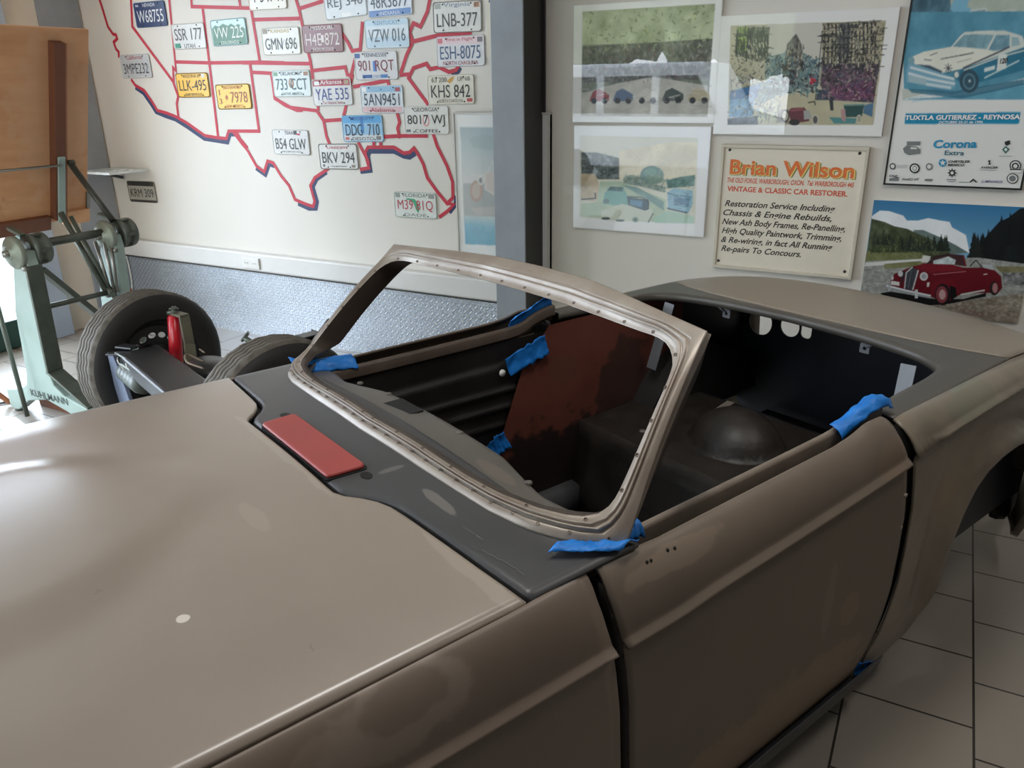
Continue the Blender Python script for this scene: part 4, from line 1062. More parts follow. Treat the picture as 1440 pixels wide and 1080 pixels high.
license_plate('white license plate reading BKV 294, by the red delta of the map', -3.341, 1.264, .022, (218, 218, 214), (46, 48, 52), 'BKV 294', 'Louisiana', None, topink=(170, 50, 70), mainy=.07, rim=(120, 118, 114), extra=[('text', (90, 90, 90), 'SPORTSMAN PARADISE', 0, .018, .12, .008), ('poly', (110, 110, 106), ellipse(-.12, .022, .010, .010, 10)), ('poly', (140, 130, 120), sq(.10, .012, .13, .028))])
license_plate('white Texas license plate reading B54 GLW', -3.720, 1.342, .003, (208, 208, 206), (44, 46, 50), 'B54 GLW', 'TEXAS', 'THE LONE STAR STATE', mainy=.066, top_w=.085, bot_h=.008, extra=[('poly', (50, 50, 54), sq(.035, .122, .06, .146)), ('poly', (196, 50, 80), sq(.06, .118, .085, .130))])
license_plate('navy blue Nevada license plate reading W68755', -4.835, 2.132, .006, (32, 52, 96), (222, 226, 230), 'W68755', 'NEVADA', None, mainy=.066, mh=.075, rim=(60, 84, 130), top_w=.12, extra=[('text', (220, 224, 230), '86', -.115, .133, .03, .014)])
license_plate('grey-white Utah license plate reading SSR 177', -4.503, 1.987, 0.0, (206, 206, 202), (56, 58, 60), 'SSR 177', None, 'UTAH', mainy=.088, mh=.070, bot_h=.026, bot_w=.10, extra=[('poly', (40, 140, 110), sq(-.138, .008, -.085, .036))])
license_plate('green and pale blue Colorado license plate reading VW 225 with mountains', -4.135, 1.996, .015, (186, 214, 220), (232, 236, 232), 'VW 225', None, 'COLORADO', mainy=.074, botink=(226, 236, 226), rim=(150, 186, 190), extra=None, bands=[(.006, .09, (32, 112, 80))])
license_plate('grey-white California license plate reading 3MPE232, leftmost on the coast', -5.068, 1.818, .006, (190, 192, 194), (52, 54, 60), '3MPE232', 'California', None, topink=(166, 60, 76), mainy=.062, top_h=.026)
license_plate('yellow Arizona license plate reading LLK-495', -4.534, 1.690, .002, (236, 182, 28), (44, 36, 24), 'LLK-495', 'ARIZONA 69', 'GRAND CANYON STATE', rim=(120, 92, 30), mainy=.075, extra=[('poly', (214, 214, 210), sq(.095, .122, .125, .144))])
license_plate('yellow New Mexico license plate reading 13 7978 in brown', -4.170, 1.616, .013, (238, 186, 44), (150, 78, 40), '7978', 'LAND OF ENCHANTMENT', 'NEW MEXICO', rim=(110, 84, 30), mw=.15, mx=.05, mainy=.072, extra=[('text', (160, 84, 40), '1', -.12, .104, .009, .034), ('text', (160, 84, 40), '3', -.118, .050, .024, .034), ('poly', (170, 90, 40), [(-.06, .09), (-.045, .072), (-.06, .054), (-.075, .072)])])
license_plate('old dark-edged license plate reading KRM 309, alone low on the wall', -5.239, .963, .015, (168, 164, 152), (38, 36, 34), 'KRM 309', None, None, rim=(60, 56, 50), bands=[(.118, .147, (54, 50, 46)), (.004, .018, (70, 66, 60))], mainy=.068, mh=.06)
license_plate('cream license plate reading 4-34741, cut by the top of the photo', -3.783, 2.182, -.012, (226, 222, 208), (44, 46, 48), '4-34741', 'NEBRASKA', None, mainy=.075)
license_plate('white license plate reading REJ 346, above and left of the Kentucky plate', -3.188, 2.110, .05, (214, 220, 222), (92, 104, 110), 'REJ 346', 'ILLINOIS', None, mainy=.078, extra=[('poly', (240, 240, 236), sq(-.03, .005, .04, .026))])
license_plate('white Indiana license plate reading 48R3877 with a blue band, at the photo top', -2.880, 2.102, .02, (216, 222, 228), (80, 92, 108), '48R3877', None, 'INDIANA', bands=[(.005, .036, (92, 134, 190))], botink=(220, 230, 240), bot_h=.018, bot_w=.14, mainy=.078)
license_plate('white Florida license plate reading M39 81Q in red around a green state shape', -2.785, 1.000, .012, (218, 222, 216), (186, 66, 84), 'M39 81Q', 'FLORIDA', 'DADE', topink=(110, 116, 110), botink=(120, 130, 124), rim=(190, 196, 190), mainy=.072, extra=[('poly', (66, 160, 116), [(-.06, .105), (-.06, .115), (.0, .112), (.02, .09), (.03, .05), (.02, .03), (.005, .05), (-.01, .09), (-.03, .103)]), ('poly', (150, 156, 150), sq(-.14, .118, -.105, .144)), ('poly', (150, 150, 146), sq(.10, .118, .14, .144))])
# green mountains ridge on the Colorado plate
_col = [o for o in S.objects if o.name.startswith('license_plate') and 'Colorado' in o['label']][0]
rg = MB(); rg.add([(a, -.0070, b) for a, b in [(-.143, .088), (.143, .088), (.12, .105), (.09, .118), (.06, .108), (.03, .125), (.0, .112), (-.04, .128), (-.08, .112), (-.11, .122), (-.143, .104)]], [tuple(range(11))]); rg.build('mountain_ridge', mat('plate_32_112_80', (32, 112, 80)), _col)

# ---------------------------------------------------------------- framed prints, the painted sign and posters on the wall
M_mount = mat('white_mount', (236, 236, 235), .5, var=.01)
def picture(name, label, cat, x0, x1, z0, z1, depth=.016, back=None, glass=True, frame=None, fw=.008):
    t = thing(name, label, cat, ((x0 + x1) / 2, -.002, z0)); wd, ht = x1 - x0, z1 - z0
    MB().box((0, -depth / 2, ht / 2), (wd, depth, ht)).build('mount_board', back or M_mount, t)
    if frame:
        f = MB()
        for c, s_ in (((0, -depth / 2 - .004, fw / 2), (wd + .002, depth + .010, fw)), ((0, -depth / 2 - .004, ht - fw / 2), (wd + .002, depth + .010, fw)), ((-wd / 2 + fw / 2, -depth / 2 - .004, ht / 2), (fw, depth + .010, ht - 2 * fw)), ((wd / 2 - fw / 2, -depth / 2 - .004, ht / 2), (fw, depth + .010, ht - 2 * fw))): f.box(c, s_)
        f.build('frame', frame, t, bevel=.001)
    if glass:
        g = MB(); g.box((0, -depth - .0035, ht / 2), (wd - .001, .002, ht - .001)); g.build('glass', M_picglass, t)
    return t, wd, ht, -depth - .0010
M_picglass = glass_mat('picture_glass', .012, 1.5)
Q = dict(P1=[(809.3, 8.2), (1018.2, -5.3), (1005.3, 172.6), (807.3, 170.9)], P2=[(809.7, 176.7), (1001.9, 178.8), (990.8, 332.7), (807.9, 319.1)], P3=[(1016.2, 22.3), (1267.6, 9.0), (1240.9, 191.6), (1004.1, 188.1)],
         POSTER=[(1293.1, -73.5), (1510.9, -91.6), (1435.4, 266.1), (1243.3, 258.5)], PHOTO=[(1229.6, 280.7), (1466.3, 292.1), (1430.3, 453.8), (1207.6, 430.4)], BIKE=[(640.7, 157.6), (776.6, 157.9), (776.0, 380.0), (648.8, 366.9)])

# 1: pale racing print under reflecting glass
t, wd, ht, y = picture('framed_print', 'glass-covered print of a crowded race day, upper one right of the pillar', 'picture', -1.76, -1.03, 1.478, 2.02)
c = Canvas(260, 200, [(0, 0), (190, 0), (190, 150), (0, 150)], (244, 244, 241))
c.poly(sq(12, 8, 182, 142), (120, 128, 112), nz=46, cells=16, seed=3)
c.poly(sq(12, 8, 182, 50), (176, 186, 150), nz=50, cells=9, seed=9)
c.poly([(12, 52), (182, 48), (182, 96), (12, 98)], (96, 96, 90), nz=60, cells=40, seed=5)
c.poly([(60, 100), (110, 92), (180, 104), (182, 142), (12, 142), (12, 112)], (196, 194, 184), nz=26, cells=14, seed=6)
for k in range(5):
    x = 24 + k * 33; c.poly([(x, 120), (x + 4, 110), (x + 12, 106), (x + 20, 110), (x + 27, 114), (x + 27, 122), (x, 123)], [(150, 60, 60), (90, 110, 140), (210, 206, 196), (70, 80, 76), (190, 180, 150)][k]); c.ell(x + 6, 122, 4, 4, (40, 40, 42)); c.ell(x + 21, 122, 4, 4, (40, 40, 42))
c.strokes(sq(12, 8, 182, 60), 160, 5, .8, [(120, 136, 84), (190, 200, 140), (84, 96, 70)], 71); c.strokes(sq(12, 52, 182, 100), 200, 5, .7, [(50, 52, 50), (150, 140, 130), (110, 60, 60), (200, 196, 186)], 73, 1.5, .5); c.strokes(sq(12, 100, 182, 142), 60, 12, .6, [(160, 160, 152), (216, 214, 206)], 75, 0, .2)
c.mesh('print', wd - .004, ht - .004, t, y, z0=.002)

# 2: pale country road print
t, wd, ht, y = picture('framed_print', 'pale green watercolour print of classic cars on a country road, below the other glass print', 'picture', -1.75, -1.04, .94, 1.462)
c = Canvas(260, 205, Q['P2'], (244, 245, 247), (6.352, 800, 170))
c.poly([(110, 130), (1165, 150), (1140, 915), (105, 860)], (226, 226, 210), nz=8, cells=6)
c.poly([(460, 270), (700, 230), (900, 190), (1160, 190), (1150, 500), (900, 520), (460, 520)], (230, 222, 196), nz=20, cells=10, seed=4)
c.poly([(120, 280), (250, 280), (460, 330), (460, 520), (280, 520), (120, 470)], (96, 106, 106), nz=70, cells=40, seed=7)
c.poly([(500, 500), (560, 480), (660, 500), (760, 560), (880, 590), (870, 640), (640, 580), (500, 560)], (140, 158, 146), nz=55, cells=36, seed=8)
c.ell(755, 480, 105, 80, (116, 150, 146)); c.ell(740, 465, 60, 46, (130, 170, 160)); c.ell(780, 520, 80, 40, (140, 166, 150))
c.poly([(880, 530), (1000, 500), (1140, 480), (1135, 580), (900, 600)], (104, 146, 140), nz=40, cells=30, seed=2)
c.poly([(120, 470), (250, 470), (300, 650), (250, 720), (115, 700)], (206, 190, 160), nz=25, cells=20, seed=11); c.line([(120, 700), (250, 690), (245, 640)], 12, (60, 66, 66))
c.poly([(290, 540), (470, 540), (880, 700), (880, 910), (110, 850), (120, 740), (260, 720)], (186, 206, 180), nz=14, cells=10, seed=12)
c.poly([(480, 570), (620, 590), (860, 720), (860, 800), (700, 690)], (110, 150, 150), .8, nz=20, cells=14)
c.poly([(310, 740), (330, 640), (400, 590), (500, 600), (540, 680), (560, 760)], (120, 178, 170)); c.poly([(350, 620), (380, 585), (500, 590), (490, 630)], (70, 110, 110), nz=30, cells=40)
c.poly([(300, 800), (480, 740), (760, 790), (740, 905), (300, 880)], (214, 220, 204)); c.poly([(530, 680), (720, 700), (720, 790), (690, 800), (540, 750)], (56, 84, 96)); c.poly([(560, 700), (670, 715), (660, 770), (560, 745)], (96, 146, 176)); c.line([(530, 676), (660, 680), (725, 715), (720, 790)], 9, (44, 56, 60))
c.ell(345, 715, 28, 22, (90, 120, 116)); c.ell(605, 880, 30, 26, (150, 176, 160)); c.ell(605, 880, 16, 14, (90, 110, 110)); c.ell(340, 870, 40, 12, (80, 96, 96)); c.ell(470, 888, 40, 10, (80, 96, 96)); c.line([(720, 905), (765, 825)], 8, (40, 50, 56))
c.poly([(890, 640), (950, 600), (1120, 620), (1120, 740), (1080, 820), (900, 790)], (150, 196, 214)); c.poly([(950, 670), (1100, 690), (1080, 770), (950, 750)], (96, 140, 170), nz=20, cells=40); c.line([(890, 640), (950, 660), (1110, 680)], 8, (70, 110, 140)); c.line([(890, 780), (1070, 820)], 14, (60, 96, 110))
c.poly([(770, 860), (900, 800), (1130, 850), (1130, 915), (780, 910)], (176, 214, 196), .8)
c.strokes([(130, 290), (460, 300), (460, 520), (130, 470)], 150, 26, 4, [(64, 76, 78), (96, 110, 104), (150, 156, 146)], 31); c.strokes([(500, 480), (870, 480), (870, 630), (500, 550)], 100, 26, 4, [(84, 116, 116), (170, 190, 170), (110, 140, 130)], 33)
c.strokes([(880, 510), (1140, 490), (1130, 600), (890, 600)], 70, 24, 4, [(70, 112, 112), (150, 180, 170)], 35); c.strokes([(900, 620), (1110, 640), (1080, 800), (900, 780)], 40, 50, 3, [(70, 110, 140), (190, 214, 224)], 38, .15, .2); c.strokes([(480, 220), (1150, 200), (1140, 470), (480, 480)], 60, 60, 3, [(204, 200, 170), (226, 206, 190), (196, 206, 186)], 39)
c.mesh('print', wd - .004, ht - .004, t, y, z0=.002)

# 3: old city street
t, wd, ht, y = picture('framed_print', 'large glass-covered print of an old city street full of vintage cars', 'picture', -1.03, -.297, 1.43, 1.938)
c = Canvas(340, 238, Q['P3'], (244, 244, 241), (5.4, 1010, 0))
c.poly([(100, 190), (1285, 150), (1190, 950), (75, 950)], (196, 190, 164), nz=20, cells=10)
c.poly([(380, 180), (800, 170), (800, 500), (380, 480)], (214, 212, 200))
c.poly([(150, 200), (400, 200), (380, 450), (300, 470), (130, 400)], (120, 120, 106), nz=36, cells=40, seed=3); c.poly([(150, 200), (225, 200), (220, 390), (140, 390)], (160, 184, 96), nz=30, cells=20)
for k in range(9): c.line([(235 + k * 18, 210 + k * 10), (225 + k * 18, 400 + k * 4)], 7, (46, 50, 50), .8)
for k in range(4): c.line([(220, 240 + k * 50), (390, 280 + k * 46)], 6, (60, 62, 58), .8)
c.poly([(800, 170), (1285, 150), (1230, 620), (790, 560)], (182, 174, 146), nz=36, cells=30, seed=5)
r_ = random.Random(5)
for row in range(7):
    for k in range(15):
        x = 810 + k * 30 - row * 1; yt = 190 + row * 52 - k * 2.0
        if x < 1225: c.poly([(x, yt), (x + 14, yt - 1), (x + 12, yt + 34), (x - 2, yt + 34)], (50 + r_.randint(-14, 26), 56, 62), .9)
    c.line([(800, 182 + row * 52), (1250, 150 + row * 52)], 6, (58, 58, 54), .75)
c.poly([(925, 170), (1020, 165), (1000, 470), (910, 470)], (70, 76, 86), .6, nz=30, cells=30)
c.poly([(1000, 530), (1150, 530), (1140, 640), (1000, 620)], (226, 212, 180)); 
for k in range(5): c.ell(1025 + k * 25, 600, 8, 34, (120, 80, 70))
c.poly([(380, 430), (500, 400), (560, 350), (700, 420), (790, 480), (760, 700), (360, 700), (360, 520)], (130, 150, 148), nz=56, cells=40, seed=21)
c.poly([(530, 330), (600, 250), (640, 330), (660, 480), (590, 640), (500, 640), (510, 470)], (112, 112, 104), nz=60, cells=46, seed=8); c.poly([(490, 640), (500, 470), (600, 470), (590, 640)], (74, 70, 68), nz=40, cells=50)
c.poly([(800, 480), (1240, 480), (1190, 780), (840, 760), (780, 640)], (96, 84, 92), nz=76, cells=60, seed=31)
c.poly([(100, 690), (330, 620), (480, 560), (480, 720), (300, 800), (90, 800)], (120, 140, 132), nz=50, cells=40, seed=17)
c.poly([(95, 690), (330, 640), (300, 740), (90, 760)], (58, 110, 160), nz=24, cells=20); c.poly([(95, 760), (280, 730), (270, 890), (85, 890)], (110, 160, 196), nz=40, cells=24)
c.poly([(440, 720), (760, 700), (860, 760), (960, 780), (1190, 800), (1170, 950), (75, 950), (85, 900), (440, 900)], (196, 190, 160), nz=12, cells=12)
c.poly([(75, 900), (300, 880), (310, 945), (75, 948)], (70, 76, 84), nz=50, cells=40)
c.poly([(860, 650), (1180, 620), (1190, 760), (920, 760), (860, 710)], (120, 74, 104), nz=70, cells=70, seed=19)
c.poly([(700, 580), (750, 570), (755, 620), (705, 650)], (196, 56, 76)); c.line([(800, 230), (745, 760)], 6, (40, 44, 50))
c.poly([(320, 790), (480, 780), (470, 920), (310, 920)], (200, 200, 170), nz=40, cells=40, seed=23)
c.poly([(540, 850), (560, 820), (660, 815), (690, 850), (700, 920), (640, 930), (560, 930)], (110, 58, 68)); c.poly([(560, 830), (650, 816), (655, 836), (560, 850)], (150, 84, 90)); c.poly([(455, 830), (545, 830), (540, 940), (460, 930)], (150, 140, 130)); c.ell(515, 880, 34, 48, (60, 60, 60)); c.ell(515, 880, 24, 38, (200, 196, 180)); c.ell(585, 930, 42, 24, (50, 48, 50)); c.ell(745, 910, 26, 40, (206, 200, 190)); c.ell(745, 910, 18, 30, (90, 88, 86)); c.poly([(655, 840), (700, 840), (720, 900), (660, 910)], (170, 172, 170))
c.line([(690, 780), (740, 770), (745, 800)], 9, (44, 44, 48)); c.poly([(850, 740), (880, 735), (885, 840), (860, 840)], (50, 54, 60))
c.poly([(960, 800), (1120, 790), (1100, 890), (980, 890)], (44, 84, 84)); c.line([(960, 800), (1120, 795)], 12, (110, 150, 140)); c.poly([(850, 890), (1060, 900), (1050, 940), (890, 940)], (60, 140, 150), .8); c.poly([(940, 830), (975, 830), (975, 930), (945, 910)], (190, 150, 150)); c.ell(1080, 905, 22, 34, (206, 200, 180)); c.ell(1080, 905, 14, 24, (170, 168, 150))
c.poly([(1120, 800), (1190, 780), (1180, 890), (1110, 860)], (80, 120, 150), nz=20, cells=30); c.poly([(760, 680), (850, 680), (860, 760), (750, 760)], (70, 80, 96), nz=40, cells=40)
INK = [(36, 40, 44), (54, 58, 60), (30, 34, 40)]; PALE = [(214, 206, 180), (196, 190, 164)]
c.strokes([(140, 210), (395, 210), (375, 450), (130, 420)], 110, 60, 7, INK, 41, 1.5, .12); c.strokes([(140, 210), (395, 240), (375, 450), (130, 420)], 50, 70, 4, INK, 42, .2, .1); c.strokes([(230, 300), (390, 300), (380, 440), (230, 430)], 24, 36, 6, PALE, 40, 1.4, .2)
c.strokes([(800, 180), (1280, 155), (1230, 540), (790, 520)], 190, 36, 7, INK, 43, 1.55, .08); c.strokes([(800, 180), (1280, 155), (1230, 540), (790, 520)], 90, 80, 6, INK, 44, -.06, .05); c.strokes([(810, 190), (1270, 165), (1225, 540), (800, 520)], 90, 30, 6, PALE, 45, 1.55, .1)
c.strokes([(380, 440), (790, 420), (770, 720), (360, 720)], 300, 36, 7, INK + [(90, 140, 150), (120, 160, 150), (206, 206, 190), (70, 100, 120)], 46); c.strokes([(520, 340), (660, 330), (650, 520), (510, 520)], 60, 30, 5, INK + PALE, 47, 1.5, .4)
c.strokes([(800, 500), (1235, 500), (1190, 770), (800, 740)], 330, 28, 7, INK + [(110, 60, 92), (140, 96, 120), (190, 170, 160), (60, 70, 100)], 48); c.strokes([(100, 560), (470, 600), (460, 900), (90, 880)], 170, 36, 5, INK + [(70, 120, 170), (150, 190, 210), (206, 204, 186), (110, 130, 110)], 49)
c.strokes([(110, 420), (400, 460), (380, 620), (100, 600)], 90, 30, 5, INK + PALE, 50); c.strokes([(320, 780), (480, 780), (470, 930), (310, 930)], 40, 36, 4, [(70, 74, 70), (226, 224, 200), (120, 120, 110)], 52, 1.5, .4)
c.mesh('print', wd - .004, ht - .004, t, y, z0=.002)

# 4: hand-painted restorer's sign
t = thing('painted_sign', 'cream hand-lettered sign board of a classic car restorer in an orange and black script', 'sign', (-.66, -.002, .795)); wd, ht = .64, .59
M_cream = mat('cream_enamel', (228, 220, 202), .38, var=.03, vscale=5)
MB().box((0, -.008, ht / 2), (wd, .016, ht)).build('board', M_cream, t)
f = MB()
for c_, s_ in (((0, -.012, .008), (wd + .008, .026, .016)), ((0, -.012, ht - .008), (wd + .008, .026, .016)), ((-wd / 2 + .004, -.012, ht / 2), (.016, .026, ht - .03)), ((wd / 2 - .004, -.012, ht / 2), (.016, .026, ht - .03))): f.box(c_, s_)
f.build('frame', mat('cream_frame', (206, 198, 180), .45, var=.05), t, bevel=.003)
fs_ = lambda d: (lambda a, b: (a, -d, b))
M_or = mat('orange_lettering', (222, 104, 52), .45, var=.10, vscale=20, rgb2=(228, 128, 60)); M_rd = mat('red_orange_lettering', (216, 92, 66), .45, var=.05); M_ol = mat('olive_shadow', (112, 124, 60), .5, var=.05); M_kb = mat('black_lettering', (48, 44, 40), .45, var=.05); M_yl = mat('yellow_edge', (232, 200, 120), .5, var=.03)
l_ = MB()
add_text(l_, 'Brian Wilson', .006, .482, .555, .068, fs_(.0165), 0, bold=.045)
add_text(l_, 'Brian Wilson', .002, .485, .556, .070, fs_(.0170), 1, bold=.038)
add_text(l_, 'Brian Wilson', -.002, .488, .550, .068, fs_(.0176), 2, bold=.022)
l_.build('heading', [M_ol, M_yl, M_or], t)
l_ = MB()
add_text(l_, 'THE OLD FORGE, WARBOROUGH, OXON.  Tel: WARBOROUGH 445', -.002, .4245, .565, .027, fs_(.0168), 0, bold=.02, shear=.25)
add_text(l_, 'VINTAGE & CLASSIC CAR RESTORER.', -.012, .386, .54, .025, fs_(.0168), 0, bold=.028)
l_.build('subheading', [M_rd], t)
l_ = MB()
for k, (s_, x0, x1, ascd, desc) in enumerate([('Restoration Service Including', -.288, .215, 1, 1), ('Chassis & Engine Rebuilds,', -.292, .205, 1, 1), ('New Ash Body Frames, Re-Panelling,', -.294, .268, 1, 1), ('High Quality Paintwork, Trimming,', -.292, .258, 1, 1), ('& Re-wiring, in fact All Running', -.292, .225, 1, 1), ('Re-pairs To Concours.', -.288, .09, 1, 1)]):
    add_text(l_, s_, (x0 + x1) / 2, .313 - k * .0437, x1 - x0, .038, fs_(.0168), 0, bold=.018, shear=.32)
l_.build('body_lettering', [M_kb], t)
sc = MB()
for a, b in ((-.285, .565), (.285, .563), (-.297, .035), (.29, .035)): sc.lathe([(0, -.021), (.005, -.020), (.007, -.0165)], (a, 0, b), (0, 1, 0), 12)
build_split(sc, 'screw', M_bolt, t)

# 5: blue rally poster, top right
t, wd, ht, y = picture('rally_poster', 'tall blue and white road race poster in a thin black frame, upper right', 'poster', -.262, .257, 1.229, 2.15, glass=False, frame=mat('black_frame', (26, 24, 24), .4, var=0), fw=.007, back=mat('poster_paper', (226, 226, 222), .4, var=.01))
c = Canvas(260, 300, Q['POSTER'], (226, 226, 222), (7.2, 1240, 0))
c.poly([(330, -620), (1990, -700), (1520, 100), (200, 118)], (96, 140, 158), nz=30, cells=8)
c.poly([(330, -620), (700, -640), (860, 310), (300, 560), (240, 560)], (66, 104, 120), nz=60, cells=12, seed=4)
c.ell(640, 215, 60, 26, (200, 206, 200), .8); c.ell(440, 350, 60, 30, (190, 200, 196), .7); c.ell(560, 300, 46, 30, (150, 180, 200), .7)
c.poly([(620, -640), (1900, -680), (1600, 560), (900, 330), (700, 90)], (176, 186, 172), nz=16, cells=8, seed=8)
c.poly([(690, 80), (740, -40), (900, -60), (860, 60), (1120, 200), (1090, 260), (860, 310)], (120, 176, 200))
c.poly([(870, 180), (900, 90), (1060, 70), (1085, 130), (1080, 210), (890, 225)], (190, 200, 196)); c.poly([(920, 110), (1050, 92), (1060, 140), (925, 150)], (120, 150, 160)); c.line([(880, 215), (1140, 205)], 18, (80, 130, 150)); c.poly([(1200, 170), (1230, 100), (1370, 90), (1380, 170)], (196, 204, 200)); c.line([(1180, 180), (1410, 165)], 12, (80, 120, 140))
c.poly([(1000, 250), (1560, 190), (1500, 480), (1200, 330)], (196, 196, 178), nz=10, cells=8)
c.poly([(200, 118), (215, 900), (700, 960), (1500, 780), (1600, 560), (1560, 60), (1520, 106)], (84, 146, 168), nz=22, cells=10, seed=3); c.poly([(200, 900), (470, 940), (200, 1010)], (190, 196, 186)); c.poly([(200, 1010), (900, 960), (1500, 830), (1500, 1010)], (92, 156, 178), nz=14, cells=14); c.line([(260, 1000), (900, 900)], 12, (160, 200, 210), .6); c.line([(300, 1030), (1480, 860)], 10, (140, 190, 204), .6)
c.poly([(250, 900), (740, 920), (1450, 800), (1450, 860), (800, 1000), (300, 940)], (48, 104, 128), .8)
# the coupe
c.poly([(700, 470), (790, 360), (840, 320), (1050, 305), (1250, 305), (1430, 360), (1480, 480), (1480, 620), (1000, 690), (740, 700)], (206, 212, 204))
c.poly([(715, 470), (830, 350), (940, 340), (1140, 350), (1060, 495), (880, 480)], (120, 158, 168), nz=26, cells=30); c.poly([(1075, 520), (1160, 350), (1300, 350), (1300, 480), (1170, 510)], (110, 150, 164), nz=26, cells=40); c.poly([(1320, 370), (1390, 375), (1410, 450), (1320, 470)], (150, 180, 186))
c.poly([(260, 590), (420, 520), (700, 470), (870, 480), (1060, 500), (1180, 520), (900, 650), (790, 700), (600, 740), (330, 650)], (222, 222, 208), nz=8, cells=10)
c.poly([(800, 700), (1200, 560), (1460, 470), (1480, 700), (1000, 830), (760, 820)], (40, 112, 138), nz=14, cells=10); c.line([(820, 690), (1240, 500), (1300, 470)], 16, (70, 70, 78)); c.line([(830, 710), (1180, 580), (1480, 500)], 12, (214, 216, 206)); c.line([(1040, 790), (1400, 610)], 16, (180, 206, 206))
c.poly([(260, 640), (340, 650), (600, 740), (740, 790), (740, 890), (600, 900), (240, 830), (240, 720)], (120, 168, 188)); c.poly([(340, 650), (480, 660), (610, 720), (600, 740)], (60, 84, 100)); c.line([(280, 680), (600, 770), (730, 800)], 22, (214, 224, 224)); c.line([(260, 740), (470, 800), (740, 850)], 26, (206, 218, 220)); c.line([(440, 850), (700, 890)], 30, (196, 212, 216)); c.poly([(260, 760), (450, 800), (440, 860), (265, 830)], (160, 186, 192)); c.ell(290, 610, 34, 40, (120, 160, 170))
c.ell(755, 755, 34, 44, (60, 96, 110)); c.ell(755, 755, 24, 32, (206, 216, 210)); c.ell(885, 820, 100, 120, (44, 76, 92)); c.ell(885, 825, 66, 84, (90, 130, 144)); c.ell(885, 825, 50, 66, (50, 84, 100)); c.ell(890, 820, 12, 14, (180, 200, 200)); c.poly([(1040, 690), (1150, 660), (1150, 700), (1040, 730)], (206, 220, 216))
for k in range(8): c.line([(670, 690), (670 + 44 * math.cos(k * PI / 4), 690 + 50 * math.sin(k * PI / 4))], 8, (60, 66, 70))
c.poly([(1185, 560), (1200, 540), (1275, 545), (1265, 690), (1165, 720)], (216, 222, 216))
c.line([(480, 560), (560, 530)], 9, (90, 96, 100)); c.line([(420, 600), (500, 610)], 12, (120, 124, 124)); c.line([(590, 600), (930, 530)], 10, (150, 152, 146), .8); c.line([(760, 630), (910, 590)], 9, (160, 160, 152), .8)
# blue title band
zb = c.z; c.z = (7.2, 1240, 140)
c.poly([(232, 145), (1414, 128), (1398, 250), (222, 252)], (22, 138, 176)); c.z = zb
pm = c.mesh('print', wd - .014, ht - .014, t, y - .004, z0=.007)
# lettering and sponsor marks; positions measured on the sheet
Hp = homography(Q['POSTER'], [(-.2595, ht), (.2595, ht), (.2595, 0), (-.2595, 0)])
def ps(x, y_, k=7.2, x0=1240, y0=140):
    v = Hp @ np.array([x / k + x0, y_ / k + y0, 1]); return (v[0] / v[2], v[1] / v[2])
def ptext(mb, s_, xa, ya, xb, yb, hh, mi, bold=.02, shear=0, **kw):
    a, b = ps(xa, ya, **kw), ps(xb, yb, **kw)
    add_text(mb, s_, (a[0] + b[0]) / 2, (a[1] + b[1]) / 2, abs(b[0] - a[0]), hh, fs_(-y + .0075), mi, bold=bold, shear=shear, skew=(b[1] - a[1]) / (b[0] - a[0]))
l_ = MB()
ptext(l_, 'TUXTLA GUTIERREZ - REYNOSA', 245, 180, 1395, 170, .019, 0, bold=.035)
ptext(l_, 'OCTUBRE 25-31 de 1996', 582, 226, 1022, 222, .010, 0)
ptext(l_, 'Corona', 528, 445, 965, 440, .034, 1, bold=.03); ptext(l_, 'Extra', 640, 532, 835, 534, .019, 2, bold=.015)
ptext(l_, 'CHRYSLER', 676, 620, 892, 620, .010, 3, bold=.03, shear=.15); ptext(l_, 'MEXICO', 672, 654, 834, 656, .010, 3, bold=.03, shear=.15)
ptext(l_, 'AVIACSA', 996, 680, 1170, 678, .009, 3, bold=.03, shear=.2); ptext(l_, 'CNE', 85, 765, 170, 768, .010, 3, bold=.02); ptext(l_, 'PHARD NY', 212, 800, 385, 800, .010, 3, bold=.01, shear=.3); ptext(l_, 'LUMINARIOS', 1005, 818, 1220, 824, .010, 4, bold=.01, shear=.3)
ptext(l_, '120', 1195, 620, 1268, 610, .020, 3, bold=.02, y0=0)
ptext(l_, 'CHRYSLER MEXICO', 600, 595, 930, 535, .006, 5, bold=.01, y0=0)
l_.build('lettering', [mat('poster_white', (236, 238, 236), .5, var=0), mat('poster_blue', (24, 142, 186), .5, var=0), mat('poster_teal', (44, 104, 122), .5, var=0), mat('poster_ink', (38, 40, 44), .5, var=0), mat('poster_violet', (96, 96, 140), .5, var=0), mat('poster_grey', (120, 124, 124), .5, var=0)], t)
g_ = MB(); fp = lambda a, b: (a, y - .0075, b)
def pdisc(cx, cy, rx, ry, mi, inner=None, mi2=0, d=0):
    P = [ps(a, b) for a, b in ellipse(cx, cy, rx, ry, 24)]; g_.add([(a, y - .0072 - d, b) for a, b in P], [tuple(range(24))], mi)
    if inner: P = [ps(a, b) for a, b in ellipse(cx, cy, rx * inner, ry * inner, 24)]; g_.add([(a, y - .0077 - d, b) for a, b in P], [tuple(range(24))], mi2)
def pstar(cx, cy, r1, r2, n, mi, d=.001, rot=0):
    P = [ps(cx + (r1 if i % 2 == 0 else r2) * math.sin(rot + PI * i / n), cy - (r1 if i % 2 == 0 else r2) * math.cos(rot + PI * i / n)) for i in range(2 * n)]
    g_.add([(a, y - .0072 - d, b) for a, b in P], [tuple(range(2 * n))], mi)
def ppoly(pts, mi, d=0): P = [ps(a, b) for a, b in pts]; g_.add([(a, y - .0072 - d, b) for a, b in P], [tuple(range(len(P)))], mi)
pdisc(620, 633, 40, 40, 0); pstar(620, 633, 36, 14, 5, 1)
